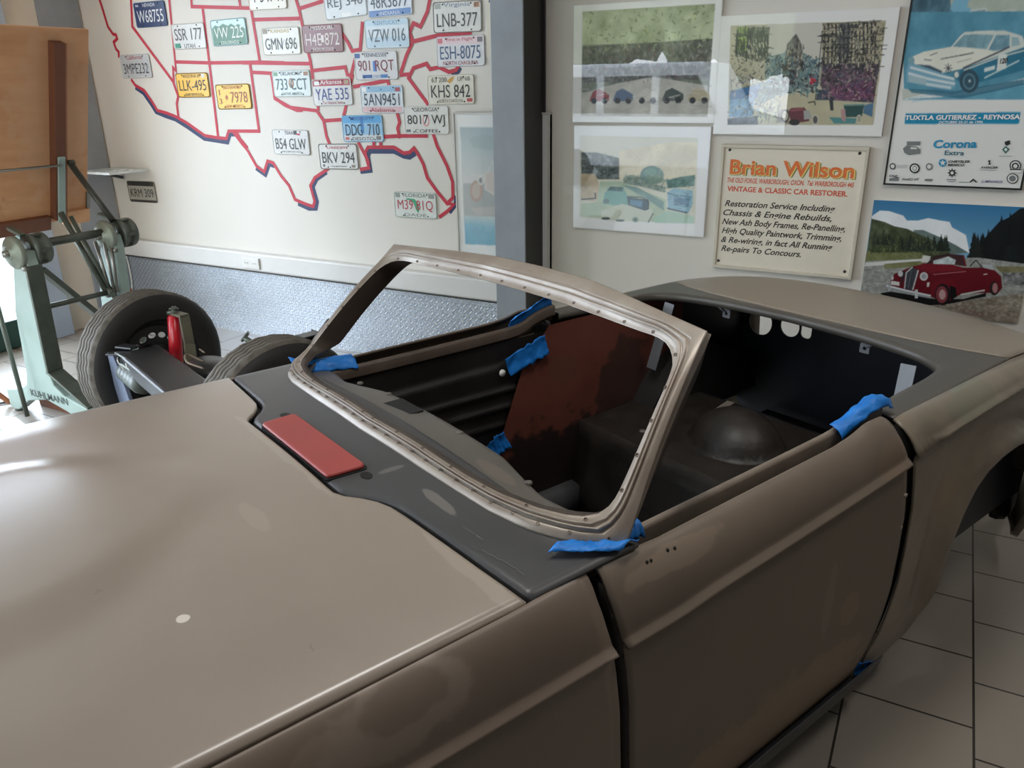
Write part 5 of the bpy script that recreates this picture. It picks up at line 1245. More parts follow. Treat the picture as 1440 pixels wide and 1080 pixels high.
pdisc(340, 688, 52, 50, 2, .72, 1); pdisc(340, 688, 22, 26, 3, .7, 1, d=.0012); pdisc(120, 668, 30, 32, 2, .66, 1); pdisc(485, 672, 34, 36, 3, .6, 1)
pstar(714, 734, 50, 26, 8, 2, 0); pdisc(714, 734, 16, 16, 1, d=.001)
pdisc(1316, 790, 58, 52, 2, .84, 1); pdisc(1316, 790, 34, 30, 3, d=.0012)
ppoly([(262, 418), (398, 418), (394, 458), (262, 458)], 3); ppoly([(222, 490), (262, 458), (360, 470), (398, 500), (395, 540), (280, 556), (236, 530)], 3); ppoly([(300, 475), (360, 480), (365, 495), (300, 495)], 1, .001)
ppoly([(1213, 500), (1248, 462), (1285, 495), (1250, 540)], 4); ppoly([(1232, 500), (1250, 480), (1268, 498), (1250, 520)], 1, .001); ppoly([(1240, 420), (1290, 405), (1295, 440), (1262, 462), (1240, 445)], 2)
pdisc(1345, 660, 58, 54, 2, .8, 1); pdisc(1345, 665, 36, 34, 2, .6, 1, d=.0012); ppoly([(1285, 690), (1408, 692), (1408, 730), (1285, 728)], 1, .003); ppoly([(1290, 692), (1405, 694), (1404, 706), (1290, 704)], 2, .0035)
ppoly([(1070, 610), (1098, 606), (1092, 630), (1102, 648), (1072, 652), (1082, 634)], 2); ppoly([(440, 795), (520, 795), (510, 820), (440, 815)], 3); ppoly([(780, 824), (880, 824), (880, 830), (780, 830)], 3); ppoly([(880, 828), (925, 790), (968, 830), (950, 830), (925, 808), (900, 830)], 2); ppoly([(655, 796), (755, 798), (755, 806), (655, 804)], 3); ppoly([(665, 816), (740, 818), (740, 824), (665, 822)], 3); ppoly([(995, 702), (1160, 704), (1160, 708), (995, 706)], 3); ppoly([(1185, 562), (1310, 564), (1310, 568), (1185, 566)], 3); ppoly([(165, 655), (262, 652), (262, 682), (165, 684)], 5); ppoly([(85, 790), (180, 775), (180, 815), (85, 815)], 3)
build_split(g_, 'sponsor_mark', [MATS['poster_blue'], mat('poster_paper', (244, 244, 241)), MATS['poster_ink'], MATS['poster_grey'], mat('poster_green', (36, 104, 92), .5, var=0), mat('poster_pale', (196, 198, 198), .5, var=0)], t)

# 6: red cabriolet photograph, unframed board
t, wd, ht, y = picture('photo_board', 'colour photograph board of a dark red vintage cabriolet in a stony mountain valley', 'picture', -.290, .345, .67, 1.16, depth=.010, glass=False)
c = Canvas(340, 262, Q['PHOTO'], (150, 150, 140), (5.683, 1200, 270))
c.poly([(150, 40), (1560, 110), (1480, 620), (60, 620)], (54, 116, 160), col2=(150, 190, 210))
c.poly([(150, 190), (215, 145), (290, 150), (400, 185), (430, 225), (520, 225), (600, 205), (700, 225), (770, 235), (790, 280), (900, 340), (930, 480), (600, 480), (150, 330)], (232, 236, 238), nz=10, cells=10)
c.poly([(480, 300), (560, 300), (700, 360), (820, 420), (920, 480), (600, 520)], (104, 120, 116), nz=20, cells=20)
c.poly([(150, 210), (250, 235), (330, 270), (430, 290), (520, 330), (640, 380), (760, 470), (800, 520), (100, 560)], (72, 80, 56), nz=34, cells=26, seed=5)
c.poly([(110, 470), (300, 440), (560, 490), (560, 545), (90, 560)], (112, 116, 76), nz=20, cells=26); c.trees(370, 760, 470, 60, 150, 26, (36, 46, 38), 3); c.trees(150, 340, 420, 60, 150, 16, (40, 50, 40), 9); c.trees(140, 600, 480, 30, 80, 30, (60, 70, 46), 12)
c.poly([(930, 500), (990, 430), (1080, 330), (1160, 240), (1240, 200), (1330, 130), (1480, 110), (1480, 620), (920, 560)], (24, 28, 30), nz=8, cells=30)
c.trees(940, 1400, 540, 150, 290, 26, (22, 27, 29), 4); c.trees(1160, 1420, 420, 120, 290, 18, (18, 23, 26), 6); c.trees(960, 1010, 520, 200, 220, 2, (36, 42, 40), 8)
c.poly([(60, 550), (560, 530), (1000, 520), (1450, 580), (1400, 1100), (40, 900)], (150, 152, 146), nz=34, cells=46, seed=2)
c.poly([(100, 560), (550, 530), (560, 560), (90, 590)], (206, 208, 204)); c.poly([(250, 570), (560, 545), (560, 590), (250, 610)], (120, 122, 84), nz=20, cells=30); c.poly([(1130, 590), (1450, 590), (1440, 640), (1180, 640)], (120, 116, 84), nz=20, cells=30); c.poly([(1190, 640), (1450, 640), (1440, 740), (1200, 740)], (110, 112, 112), nz=80, cells=50); c.poly([(560, 500), (620, 510), (600, 560), (540, 555)], (206, 206, 200))
c.poly([(600, 900), (1400, 800), (1400, 1090), (1000, 1000)], (136, 126, 112), nz=46, cells=50, seed=8); c.poly([(860, 920), (1060, 960), (1040, 1000), (840, 960)], (120, 90, 84), .5)
c.strokes([(70, 600), (1430, 640), (1390, 1080), (50, 900)], 520, 26, 4, [(206, 208, 204), (190, 192, 186), (96, 98, 92), (120, 122, 116), (170, 170, 164)], 81, .05, .25, .7); c.strokes([(120, 300), (640, 400), (700, 500), (110, 540)], 160, 20, 5, [(44, 54, 42), (56, 64, 48), (120, 122, 84), (84, 92, 62)], 85, 1.4, .6, .8)
# shadow that is part of the photograph, then the car
c.poly([(215, 805), (300, 790), (650, 850), (880, 850), (1060, 800), (1060, 830), (760, 890), (560, 905), (260, 840)], (22, 22, 24))
DR = (98, 20, 31)
c.poly([(300, 700), (330, 650), (400, 620), (480, 590), (560, 570), (760, 570), (880, 600), (1040, 600), (1130, 620), (1180, 670), (1190, 760), (1150, 810), (1080, 800), (860, 810), (780, 860), (660, 850), (600, 820), (300, 760)], DR)
c.poly([(490, 600), (560, 565), (770, 570), (880, 600), (870, 620), (620, 640)], (116, 28, 40)); c.poly([(620, 640), (880, 625), (1060, 640), (1060, 660), (640, 660)], (96, 18, 30), .7); c.poly([(620, 740), (700, 690), (800, 700), (840, 780), (840, 820), (620, 820)], (108, 24, 35))
c.poly([(590, 570), (650, 510), (760, 490), (880, 500), (900, 590), (760, 570)], (66, 40, 44)); c.poly([(640, 545), (760, 510), (820, 540), (810, 575), (640, 570)], (190, 200, 200), nz=40, cells=40); c.line([(590, 570), (650, 512), (770, 492)], 9, (46, 30, 32)); c.line([(880, 500), (900, 590)], 12, (110, 30, 40)); c.line([(930, 590), (980, 540), (1030, 600)], 9, (50, 44, 44)); c.poly([(1030, 570), (1110, 580), (1120, 620), (1040, 600)], (170, 176, 176))
c.poly([(410, 770), (420, 640), (470, 595), (520, 620), (520, 650), (475, 780)], (62, 66, 74)); c.line([(410, 770), (425, 640), (475, 596)], 9, (190, 194, 194)); c.line([(520, 620), (475, 780)], 10, (200, 200, 198)); c.line([(440, 760), (465, 620)], 5, (110, 114, 118)); c.poly([(380, 750), (420, 640), (400, 620), (385, 680)], (40, 44, 52))
c.ell(565, 670, 32, 34, (200, 200, 200)); c.ell(565, 670, 20, 22, (150, 154, 158)); c.ell(378, 648, 20, 24, (190, 190, 190)); c.poly([(305, 705), (370, 715), (370, 745), (300, 735)], (210, 210, 206)); c.line([(265, 748), (420, 790), (620, 832)], 30, (150, 156, 160)); c.line([(265, 742), (420, 782), (620, 824)], 10, (226, 228, 228)); c.line([(505, 775), (505, 845)], 24, (196, 200, 200)); c.line([(290, 740), (290, 790)], 18, (170, 174, 176))
c.ell(715, 815, 62, 86, (30, 26, 28)); c.ell(708, 815, 46, 68, (130, 60, 66)); c.ell(712, 815, 26, 40, (186, 150, 150)); c.poly([(770, 740), (820, 760), (830, 830), (780, 860)], (20, 18, 20)); c.ell(1125, 765, 36, 56, (40, 32, 34)); c.ell(1132, 762, 22, 40, (170, 120, 120)); c.line([(860, 815), (1050, 780)], 12, (190, 190, 186)); c.poly([(300, 690), (320, 660), (325, 690), (312, 700)], (200, 196, 196)); c.poly([(590, 720), (612, 715), (606, 750), (590, 755)], (206, 204, 200)); c.line([(640, 655), (900, 630)], 6, (176, 110, 114)); c.line([(1040, 655), (1070, 650)], 8, (200, 196, 190))
c.mesh('print', wd, ht, t, y, z0=0, rough=.35)

# 7: motorcycle print half hidden by the steel column
t, wd, ht, y = picture('framed_print', 'tall pale framed print of a motorcycle, half hidden behind the steel column', 'picture', -2.48, -1.885, .69, 1.525, depth=.024, glass=True, frame=mat('silver_frame', (206, 204, 198), .35, var=.02), fw=.009)
c = Canvas(130, 180, Q['BIKE'], (244, 246, 246), (4.5, 630, 150))  # pigments lightened to carry the pale reflection in its glass
c.poly([(85, 120), (560, 124), (560, 890), (118, 870)], (190, 196, 196), nz=8, cells=5)
c.poly([(85, 120), (560, 124), (560, 330), (95, 330)], (182, 200, 206), col2=(208, 218, 220)); c.poly([(95, 328), (560, 328), (560, 480), (102, 480)], (206, 216, 218), col2=(226, 227, 225), nz=6, cells=5)
c.poly([(113, 745), (560, 760), (560, 890), (118, 870)], (160, 206, 224), col2=(140, 192, 212), nz=10, cells=8); c.poly([(112, 690), (560, 700), (560, 760), (113, 748)], (226, 230, 228), col2=(160, 206, 222))
c.poly([(140, 190), (240, 165), (330, 180), (300, 270), (170, 250)], (176, 196, 198), .6); c.ell(190, 530, 42, 68, (200, 176, 166)); c.ell(190, 530, 28, 50, (210, 200, 192)); c.ell(218, 462, 20, 30, (232, 232, 228)); c.ell(218, 462, 11, 18, (150, 156, 156)); c.line([(160, 425), (200, 435), (260, 420), (300, 330), (330, 345)], 7, (232, 232, 230)); c.poly([(245, 420), (340, 400), (400, 520), (300, 560), (250, 520)], (222, 214, 208)); c.line([(245, 420), (250, 520), (310, 550)], 7, (236, 234, 230)); c.ell(430, 560, 60, 84, (216, 208, 202)); c.ell(430, 560, 40, 60, (206, 200, 196)); c.poly([(150, 640), (420, 620), (460, 680), (200, 690)], (216, 212, 208), .7)
c.mesh('print', wd - .016, ht - .016, t, y, z0=.008)

# 8: small board at the top beside the column
t, wd, ht, y = picture('small_poster', 'small cream card lettered FE, cut off by the steel column at the top', 'poster', -2.262, -2.06, 1.80, 2.24, depth=.006, glass=False, back=mat('card_cream', (222, 216, 198), .5, var=.02))
c = Canvas(30, 40, [(0, 0), (30, 0), (30, 40), (0, 40)], (90, 110, 130)); c.noise(60, 5, 3); c.mesh('picture_patch', .16, .17, t, y - .0002, x0=-.085, z0=.26)
l_ = MB(); add_text(l_, 'FE', -.055, .20, .045, .028, fs_(.008), 0, bold=.02); l_.build('lettering', [MATS['poster_ink']], t)

# ---------------------------------------------------------------- drafting stand with its plywood board
M_stand = mat('pale_green_enamel', (158, 176, 168), .42, var=.07, vscale=5)
M_standd = mat('olive_grey_metal', (98, 104, 94), .40, metal=.35, var=.12, vscale=14)
M_chrome = mat('worn_steel', (150, 148, 140), .3, metal=.8, var=.08)
M_ply = mat('plywood', (222, 168, 122), .5, var=.10, vscale=3.2, rgb2=(206, 148, 102), stretch=(1, .5, 3), patches=[((.0, .2, 1.45), (.4, .25, .5), (214, 170, 132), .5), ((0, -.3, 1.1), (.4, .3, .12), (180, 128, 92), .5)])
M_plyd = mat('dark_batten_wood', (112, 66, 44), .5, var=.12, vscale=6, stretch=(1, 1, .3))
SX, SY = -4.10, -1.40
ds = thing('drafting_table', 'old pale green cast iron drafting stand with a tilted plywood board', 'drafting table', (SX, SY, 0))
def leg(yw, half_foot):
    # profile in x-z of one cast side
    poly = [(-.34, .015), (-.34, .125), (-.20, .15), (-.125, .19), (-.10, .26), (-.062, .60), (.025, .86), (.03, .93), (.14, .93), (.15, .86), (.125, .60), (.105, .30), (.13, .22), (.20, .175), (.42, .125), (.42, .015), (.36, .015), (.20, .085), (.03, .125), (-.14, .09), (-.26, .015)]
    if half_foot: poly = [(-.34, .015), (-.34, .125), (-.20, .15), (-.125, .19), (-.10, .26), (-.062, .60), (.025, .86), (.03, .93), (.14, .93), (.15, .86), (.125, .60), (.105, .30), (.12, .18), (.14, .015), (.05, .015), (.0, .11), (-.14, .09), (-.26, .015)]
    mb = MB(); mb.prism(poly, lambda a, b, d: (a, d, b), yw - .03, yw + .03)
    l = mb.build('leg', M_stand, ds, bevel=.006)
    pd = MB()
    for xx in ((-.30, .38) if not half_foot else (-.30, .09)): pd.lathe([(.0, 0), (.03, 0), (.03, .016), (0, .016)], (xx, yw, 0), (0, 0, 1), 14)
    pd.build('foot_pad', M_standd, l)
    return l
l1 = leg(-.25, False); l2 = leg(.235, True)
lt = MB(); add_text(lt, 'KUHLMANN', .06, .148, .32, .040, lambda a, b: (a, -.2815, b), 0, bold=.02)
lt.build('cast_lettering', mat('dark_cast_letter', (70, 78, 74), .5, var=.05), l1)
dw = MB()   # edge ribs of the castings
for yw in (-.25,):
    dw.bar((.118, yw, .30), (.145, yw, .86), .085, .018, up=(1, 0, 0)); dw.bar((.105, yw, .30), (.40, yw, .145), .085, .014)
dw.build('casting_rib', M_standd, ds, bevel=.003)
# brace from the near side down behind the tyre
MB().bar((.08, -.18, .82), (.02, .17, .42), .05, .03).bar((.02, .17, .42), (-.02, .2, .05), .05, .03).build('brace', M_standd, ds, bevel=.004)
for yw in (-.25, .25):
    h = MB()
    h.lathe([(0, -.075), (.03, -.075), (.034, -.062), (.072, -.058), (.082, -.048), (.082, -.03), (0, -.03)], (.085, yw, .925), (0, 1, 0), 32)
    hb = h.build('bearing_disc', mat('worn_green_disc', (140, 146, 132), .4, metal=.3, var=.1), ds)
    g = MB(); g.lathe([(0, .032), (.078, .032), (.078, .05), (.066, .055), (.066, .085), (.078, .09), (.078, .11), (.03, .12), (0, .12)], (.085, yw, .925), (0, 1, 0), 28)
    for k in range(5):
        a = k * 1.25; g.box((.085 + .07 * math.cos(a), yw + .07, .925 + .07 * math.sin(a)), (.02, .05, .02), Matrix.Rotation(-a, 3, 'Y'))
    g.build('clamp_wheel', M_standd, ds)
    bl = MB(); bl.lathe([(0, -.098), (.018, -.096), (.02, -.076)], (.085, yw, .925), (0, 1, 0), 6); bl.lathe([(0, -.05), (.014, -.05), (.014, -.03)], (.14, yw, .85), (0, 1, 0), 12); bl.build('hub_bolt', M_chrome, ds)
    lv = MB(); lv.bar((.085, yw + .02, 1.0), (-.02, yw + .02, 1.03), .03, .015); lv.build('clamp_lever', M_standd, ds, bevel=.002)
tb = MB(); tb.tube([(.085, -.22, .945), (.085, .26, .945)], .022, 14); tb.build('tie_bar', M_standd, ds)
tb = MB(); tb.tube([(.06, -.24, .62), (.09, .19, .62)], .014, 14); tb.lathe([(.0, -.02), (.028, -.02), (.028, .02), (0, .02)], (.09, .165, .62), (0, 1, 0), 12); tb.build('tie_bar', M_standd, ds)
tb = MB(); tb.tube([(-.10, -.34, .93), (-.09, -.335, .03)], .012, 10); tb.build('pull_rod', M_standd, ds)
# counterbalance linkage
ln = MB(); ln.tube([(-.13, .12, 1.05), (.085, .145, .63)], .016, 10); ln.build('link_arm', M_standd, ds)
ln = MB(); ln.tube([(-.08, .14, 1.03), (.10, .165, .63)], .012, 10); ln.build('link_arm', M_standd, ds)
for k, (xa, ya, xb, yb) in enumerate([(.05, .165, .095, .165), (.09, .19, .115, .175), (.125, .20, .13, .185)]):
    MB().tube([(xa, ya, .90), (xb, yb, .62)], .009, 8).build('link_rod', M_chrome, ds)
ln = MB(); ln.bar((.10, .17, .62), (.17, .27, .30), .05, .03); ln.build('lower_arm', M_standd, ds, bevel=.004)
# the board: hinged about the y axis and leaning away from the room
bx0, bz0, bx1, bz1 = -.335, .975, .005, 1.965          # foot and head of the board in local x-z
ux, uz = bx1 - bx0, bz1 - bz0; BL = math.hypot(ux, uz); ux /= BL; uz /= BL
def bd(y, s_, n_): return (bx0 + ux * s_ + uz * n_, y, bz0 + uz * s_ - ux * n_)
def bslab(mb, y0, y1, s0, s1, n0, n1):
    V = [bd(y, s_, n_) for n_ in (n0, n1) for s_ in (s0, s1) for y in (y0, y1)]
    return mb.add(V, [(0, 1, 3, 2), (4, 6, 7, 5), (0, 4, 5, 1), (1, 5, 7, 3), (3, 7, 6, 2), (2, 6, 4, 0)])
YE = .40
bo = bslab(MB(), -1.0, YE, 0, BL, -.022, 0).build('drawing_board', M_ply, ds, bevel=.002)
bslab(MB(), .175, .235, .03, BL - .06, 0, .05).build('batten', M_plyd, bo, bevel=.002)
bslab(MB(), .235, .243, .02, BL - .06, 0, .05).build('batten_edge', mat('light_batten_wood', (150, 98, 66), .5, var=.1, stretch=(1, 1, .3)), bo)
bslab(MB(), -1.0, .16, -.03, .05, .0, .03).build('lower_rail', M_plyd, bo, bevel=.002)
bslab(MB(), .245, YE, -.02, .06, 0, .025).build('corner_block', M_ply, bo, bevel=.002)
sp = MB(); bslab(sp, .185, .225, .02, .40, .05, .062); sp.build('hinge_plate', M_stand, bo, bevel=.002)
rd = MB(); rd.tube([bd(-1.0, .355, .05), bd(.20, .355, .06)], .007, 8); rd.build('cross_rod', M_chrome, bo)
st = MB(); st.tube([bd(.25, .36, .07), (.10, .26, 1.0)], .017, 12); st.lathe([(0, 0), (.016, 0), (.016, .03), (0, .03)], bd(.25, .36, .05), (0, 1, 0), 10); st.build('stay_bar', mat('dark_stay', (74, 74, 66), .4, metal=.3, var=.1), ds)
ph = MB(); bslab(ph, YE - .01, YE + .012, .06, .16, .0, .012); ph.build('edge_clip', M_chrome, bo)

# leather strap slung over the end of the stand's foot, cables and scrap panels on the floor
M_leather = mat('brown_leather', (150, 92, 58), .5, var=.15, vscale=12)
ls = thing('leather_strap', 'brown leather strap with a buckle curling beside the foot of the drafting stand', 'strap', (-4.62, -1.74, 0))
P = smooth_curve([(.12, .10, .01), (.07, .05, .10), (.03, .0, .172), (-.01, -.045, .178), (-.02, -.055, .10), (-.02, -.06, .02)], 30)
sb = MB(); sb.grid(lambda i, v: P[i] + Vector((.045 * (v - .5), .02 * (v - .5), 0)), list(range(30)), [0, .5, 1]); sb.build('strap', M_leather, ls, solid=.004)
bk = MB(); bk.tube([(-.05, -.075, .07), (.01, -.068, .07), (.01, -.068, .02), (-.05, -.075, .02), (-.05, -.075, .07)], .004, 6); bk.build('buckle', M_chrome, ls)
hs = thing('leather_strap', 'narrow brown strap hanging on the far leg of the drafting stand', 'strap', (-4.03, -1.10, .28))
sb = MB(); sb.grid(lambda t, v: (.0 + .01 * math.sin(t * 6), -.0 + .035 * (v - .5), .325 - .32 * t), lin_n(0, 1, 12), [0, 1]); sb.build('strap', M_leather, hs, solid=.003)
pn = thing('scrap_panel', 'pale green sheet metal panel lying in front of the drafting stand foot', 'metal panel', (-4.15, -1.98, 0))
pb = MB(); pb.prism([(-.45, -.10), (.05, .14), (.36, .06), (.40, .02), (.0, -.02), (-.40, -.20)], lambda a, b, d: (a, b, d + .10 - .10 * (b + .1)), .0, .006); pb.build('sheet', mat('pale_mint_enamel', (178, 206, 200), .35, var=.05), pn, bevel=.001)
pb = MB(); pb.box((-.18, -.02, .046), (.34, .14, .088), rotz(.45)); pb.build('support_block', M_black, pn, bevel=.004)
bk = thing('wooden_crate', 'low dark brown wooden crate on the floor behind the stand foot', 'crate', (-4.18, -1.50, 0))
MB().box((0, 0, .045), (.34, .14, .09)).build('side_boards', M_plyd, bk, bevel=.004)
MB().box((0, 0, .093), (.36, .05, .012)).build('lid_slat', M_ply, bk, bevel=.003)
def cable(label, pts, r, m, name='cable'):
    mb = MB(); mb.tube(smooth_curve(pts, 40), r, 8); return tag(mb.build(name, m), label, 'cable')
M_white = mat('white_cable', (214, 212, 206), .45, var=.02)
cable('white cable running down the corner column beside the checker plate', [(-5.545, -.02, .50), (-5.52, -.03, .35), (-5.53, -.035, .20), (-5.54, -.10, .02), (-5.45, -.25, .008)], .006, M_white)
cable('grey cable curling across the tiles left of the drafting stand', [(-4.95, -1.75, .008), (-4.75, -1.62, .008), (-4.62, -1.70, .008), (-4.52, -1.55, .008), (-4.62, -1.42, .008)], .007, mat('grey_cable', (84, 80, 74), .5, var=.1))
cable('thin brown cable behind the wheels on the tiles', [(-4.72, -.60, .007), (-4.55, -.75, .007), (-4.38, -.70, .007), (-4.28, -.92, .007)], .006, mat('brown_cable', (110, 78, 54), .5, var=.1))
ft = thing('cast_fitting', 'small grey cast fitting on the floor by the pale corner post', 'fitting', (-4.95, -.62, 0))
m_ = MB(); m_.lathe([(0, 0), (.07, 0), (.07, .05), (.05, .06), (.05, .10), (.06, .11), (.06, .15), (0, .15)], (0, 0, 0), (0, 0, 1), 20); m_.build('body', M_standd, ft)
m_ = MB(); m_.tube([(.05, 0, .12), (.11, -.02, .10)], .018, 10); m_.build('nozzle', M_chrome, ft)
cn = thing('wire_hook', 'white wire hook hanging beside the brown strap on the drafting stand', 'hook', (-3.955, -1.085, .33))
m_ = MB(); m_.tube(smooth_curve([(0, .0, .28), (0, .0, .12), (.0, .0, .03), (.012, .015, .0), (.024, .02, .03)], 24), .004, 8); m_.build('wire', M_white, cn)

# ---------------------------------------------------------------- rolling chassis with two wheels
M_rubber = mat('tyre_rubber', (34, 32, 31), .6, var=.12, vscale=20); M_tread = mat('dusty_tread', (96, 90, 82), .7, var=.2, vscale=30)
M_rim = mat('black_rim', (26, 26, 27), .45, var=.1)
M_chs = mat('black_chassis_paint', (44, 44, 46), .32, var=.25, vscale=9, spec=.5)
M_red = mat('red_damper_paint', (196, 24, 40), .28, var=.06, coat=.3)
chs = thing('rolling_chassis', 'black bare car chassis on two wheels standing behind the brown car', 'chassis', (-2.892, -1.575, 0), math.radians(-14.2))
R_T = .362
def wheel(x, steer=0, inner=1):
    prof = [(.222, -.070), (.252, -.092), (.292, -.102), (.330, -.094), (.350, -.080), (.359, -.064)]
    n_ = 5; tread0 = len(prof)
    for k in range(n_):    # tread ribs and grooves
        a, b = -.062 + .124 * k / n_, -.062 + .124 * (k + 1) / n_
        prof += [(.3605, a + .002), (.3620, (a + b) / 2), (.3605, b - .002)]
        if k < n_ - 1: prof += [(.347, b - .0015), (.347, b + .0015)]
    tread1 = len(prof)
    prof += [(.359, .064), (.350, .080), (.330, .094), (.292, .102), (.252, .092), (.222, .070)]
    mb = MB(); nseg = 132; k_ = len(prof); vs = []
    Rs = Matrix.Rotation(steer, 3, 'Z'); C0 = Vector((x, 0, R_T))
    for j in range(nseg):
        t = 2 * PI * j / nseg
        for r, h in prof:
            zig = .004 * (1 if j % 4 < 2 else -1) if abs(h) < .062 and r > .33 else 0
            vs.append(C0 + Rs @ Vector((h + zig, r * math.cos(t), r * math.sin(t))))
    mb.v = [tuple(v) for v in vs]
    for j in range(nseg):
        j2 = (j + 1) % nseg
        for i in range(k_ - 1):
            mb.f.append((j * k_ + i, j * k_ + i + 1, j2 * k_ + i + 1, j2 * k_ + i)); mb.sm.append(True)
            mb.m.append(1 if tread0 - 2 <= i < tread1 + 1 and not (tread0 <= i < tread1 - 1 and prof[i][0] < .35 and prof[i + 1][0] < .35) else 0)
    ty = mb.build('tyre', [M_rubber, M_tread], chs)
    wx = lambda p: C0 + Rs @ (Vector(p) - C0)
    def turn(m): m.v = [tuple(wx(p)) for p in m.v]; return m
    rm = MB()
    rm.lathe([(.222, -.072), (.226, -.066), (.206, -.055), (.184, -.02), (.184, .03), (.206, .055), (.226, .066), (.222, .072)], (x, 0, R_T), (1, 0, 0), 48)
    turn(rm).build('rim', M_rim, ty)
    holes = [ellipse(.138 * math.cos(a), .138 * math.sin(a), .015, .021, 14, a) for a in [2 * PI * i / 16 for i in range(16)]]
    turn(holed_plate(ellipse(0, 0, .186, .186, 64), holes, lambda a, b, d: (x + d + .03, a, R_T + b), 0, .005)).build('wheel_disc', M_rim, ty)
    hb = MB(); s_ = -1 if x > 0 else 1; hb.lathe([(0, .10 * s_), (.05, .10 * s_), (.055, .06 * s_), (.09, .05 * s_), (.095, .04 * s_), (.04, .035 * s_)], (x, 0, R_T), (1, 0, 0), 28); turn(hb).build('brake_drum', M_chs, ty)
    return ty
wheel(-.61, .14); wheel(.60, .0)
# front crossmember, rails, suspension turret
MB().box((.06, -.235, .400), (.80, .20, .09), rotz(-.13)).build('crossmember', M_chs, chs, bevel=.012)
cb = MB(); cb.bar((-.33, -.20, .455), (-.44, -.235, .45), .06, .012); cb.bar((-.33, -.26, .44), (-.42, -.30, .43), .05, .010); cb.build('bracket_wing', M_chs, chs, bevel=.003)
for sx in (.16,):
    rl = MB(); y_ = .30; rl.box((sx, y_, .455), (.075, .50, .008)); rl.box((sx, y_, .345), (.075, .50, .008)); rl.box((sx - .034, y_, .40), (.008, .50, .11))
    rl.build('side_rail', M_chs, chs, bevel=.002)
holed_plate(sq(-.055, -.06, .055, .06), [ellipse(.015, .01, .014, .014, 14)], lambda a, b, d: (.16 + a, .545 + d, .40 + b), 0, .008).build('end_plate', M_chs, chs)
dm = MB(); dm.lathe([(0, 0), (.034, 0), (.034, .30), (.030, .31), (0, .31)], (-.30, -.03, .27), Vector((-.11, .09, .33)).normalized(), 24); dmp = dm.build('damper', M_red, chs)
ax = Vector((-.11, .09, .33)).normalized(); tp = Vector((-.30, -.03, .27)) + ax * .31
m_ = MB(); m_.lathe([(0, .0), (.012, 0), (.012, .05), (0, .05)], tp, ax, 12); m_.build('damper_rod', M_chrome, dmp)
m_ = MB(); m_.lathe([(.01, .008), (.036, .008), (.036, .022), (.01, .022)], tp, ax, 20); m_.lathe([(.0, .03), (.026, .03), (.022, .042), (0, .042)], tp, ax, 16); m_.build('damper_washer', M_standd, dmp)
m_ = MB(); m_.bar(tp + ax * .015 + Vector((.0, 0, 0)), tp + ax * .015 + Vector((.10, .01, .0)), .055, .014); m_.bar(tp + ax * .018 + Vector((.09, .01, 0)), tp + Vector((.125, .0, -.13)), .055, .014, up=(1, 0, 0)); m_.bar(tp + Vector((.125, 0, -.13)), tp + Vector((.24, -.06, -.25)), .055, .018, up=(1, 0, 1)); m_.build('turret_bracket', mat('worn_olive_steel', (112, 108, 92), .4, metal=.4, var=.15), chs, bevel=.003)
m_ = MB()
for k in range(4): m_.tube([tp + Vector((.245 + .012 * k, -.07 + .008 * k, -.26)), tp + Vector((.235 + .012 * k, -.065 + .008 * k, -.20))], .007, 8)
m_.build('spring_clamp', M_chrome, chs)
m_ = MB(); m_.lathe([(.10, -.012), (.13, -.012), (.13, .012), (.10, .012)], (.06, -.02, .37), (0.2, .1, 1), 32, closed=True); m_.lathe([(.0, .02), (.085, .02), (.11, -.01), (.11, -.04), (0, -.04)], (.06, -.02, .40), (0.1, .05, 1), 28); m_.build('spring_cup', M_chs, chs)
m_ = MB()
for k in range(7): m_.tube(smooth_curve([(-.35 + .1 * k, -.28, .43), (-.31 + .1 * k, -.30, .41), (-.27 + .1 * k, -.285, .36 - .02 * (k % 3))], 10), .006, 6)
m_.build('brake_pipe', M_chrome, chs)
m_ = MB(); m_.tube([(-.37, -.285, .44), (.42, -.30, .43)], .006, 6); m_.tube([(-.30, -.295, .40), (.40, -.31, .38)], .009, 6); m_.build('pipe_run', M_standd, chs)
m_ = MB()
for k in range(5): m_.lathe([(.0, -.04), (.045, -.04), (.05, 0), (.045, .04), (0, .04)], (-.33 + .05 * k, -.26 - .006 * k, .335), (1, 0, 0), 16)
m_.build('caliper', mat('caliper_grey', (90, 96, 92), .45, metal=.3, var=.2), chs)
m_ = MB(); m_.prism([(-.10, .10), (-.035, .42), (.035, .42), (.06, .34), (.10, .10)], lambda a, b, d: (-.44 + a, -.29 + d + .25 * (b - .42) * -.3, b), 0, .02); m_.lathe([(0, -.012), (.026, -.012), (.026, .0)], (-.43, -.265, .25), (0, 1, 0), 16); m_.build('upright_link', mat('grey_blue_casting', (128, 138, 160), .4, metal=.2, var=.1), chs, bevel=.003)
m_ = MB(); m_.tube([(-.62, -.03, .34), (-.25, -.06, .31), (.25, -.06, .31), (.62, -.03, .34)], .030, 14); m_.build('axle_tube', M_chs, chs)
m_ = MB(); m_.lathe([(0, 0), (.045, 0), (.045, .03), (.03, .035), (.028, .065), (0, .07)], (.24, .20, .462), (0, 0, 1), 18); m_.box((.24, .20, .45), (.13, .13, .02)); m_.build('mount_rubber', M_chs, chs)
m_ = MB(); m_.tube([(.17, .17, .49), (.13, .15, .515)], .014, 8); m_.bar((.12, .14, .50), (.14, .17, .54), .03, .012); m_.build('wing_nut', M_standd, chs)
m_ = MB(); m_.box((.34, .22, .455), (.16, .10, .045)); m_.build('rail_bracket', mat('rusty_black', (72, 58, 52), .5, var=.2), chs, bevel=.006)
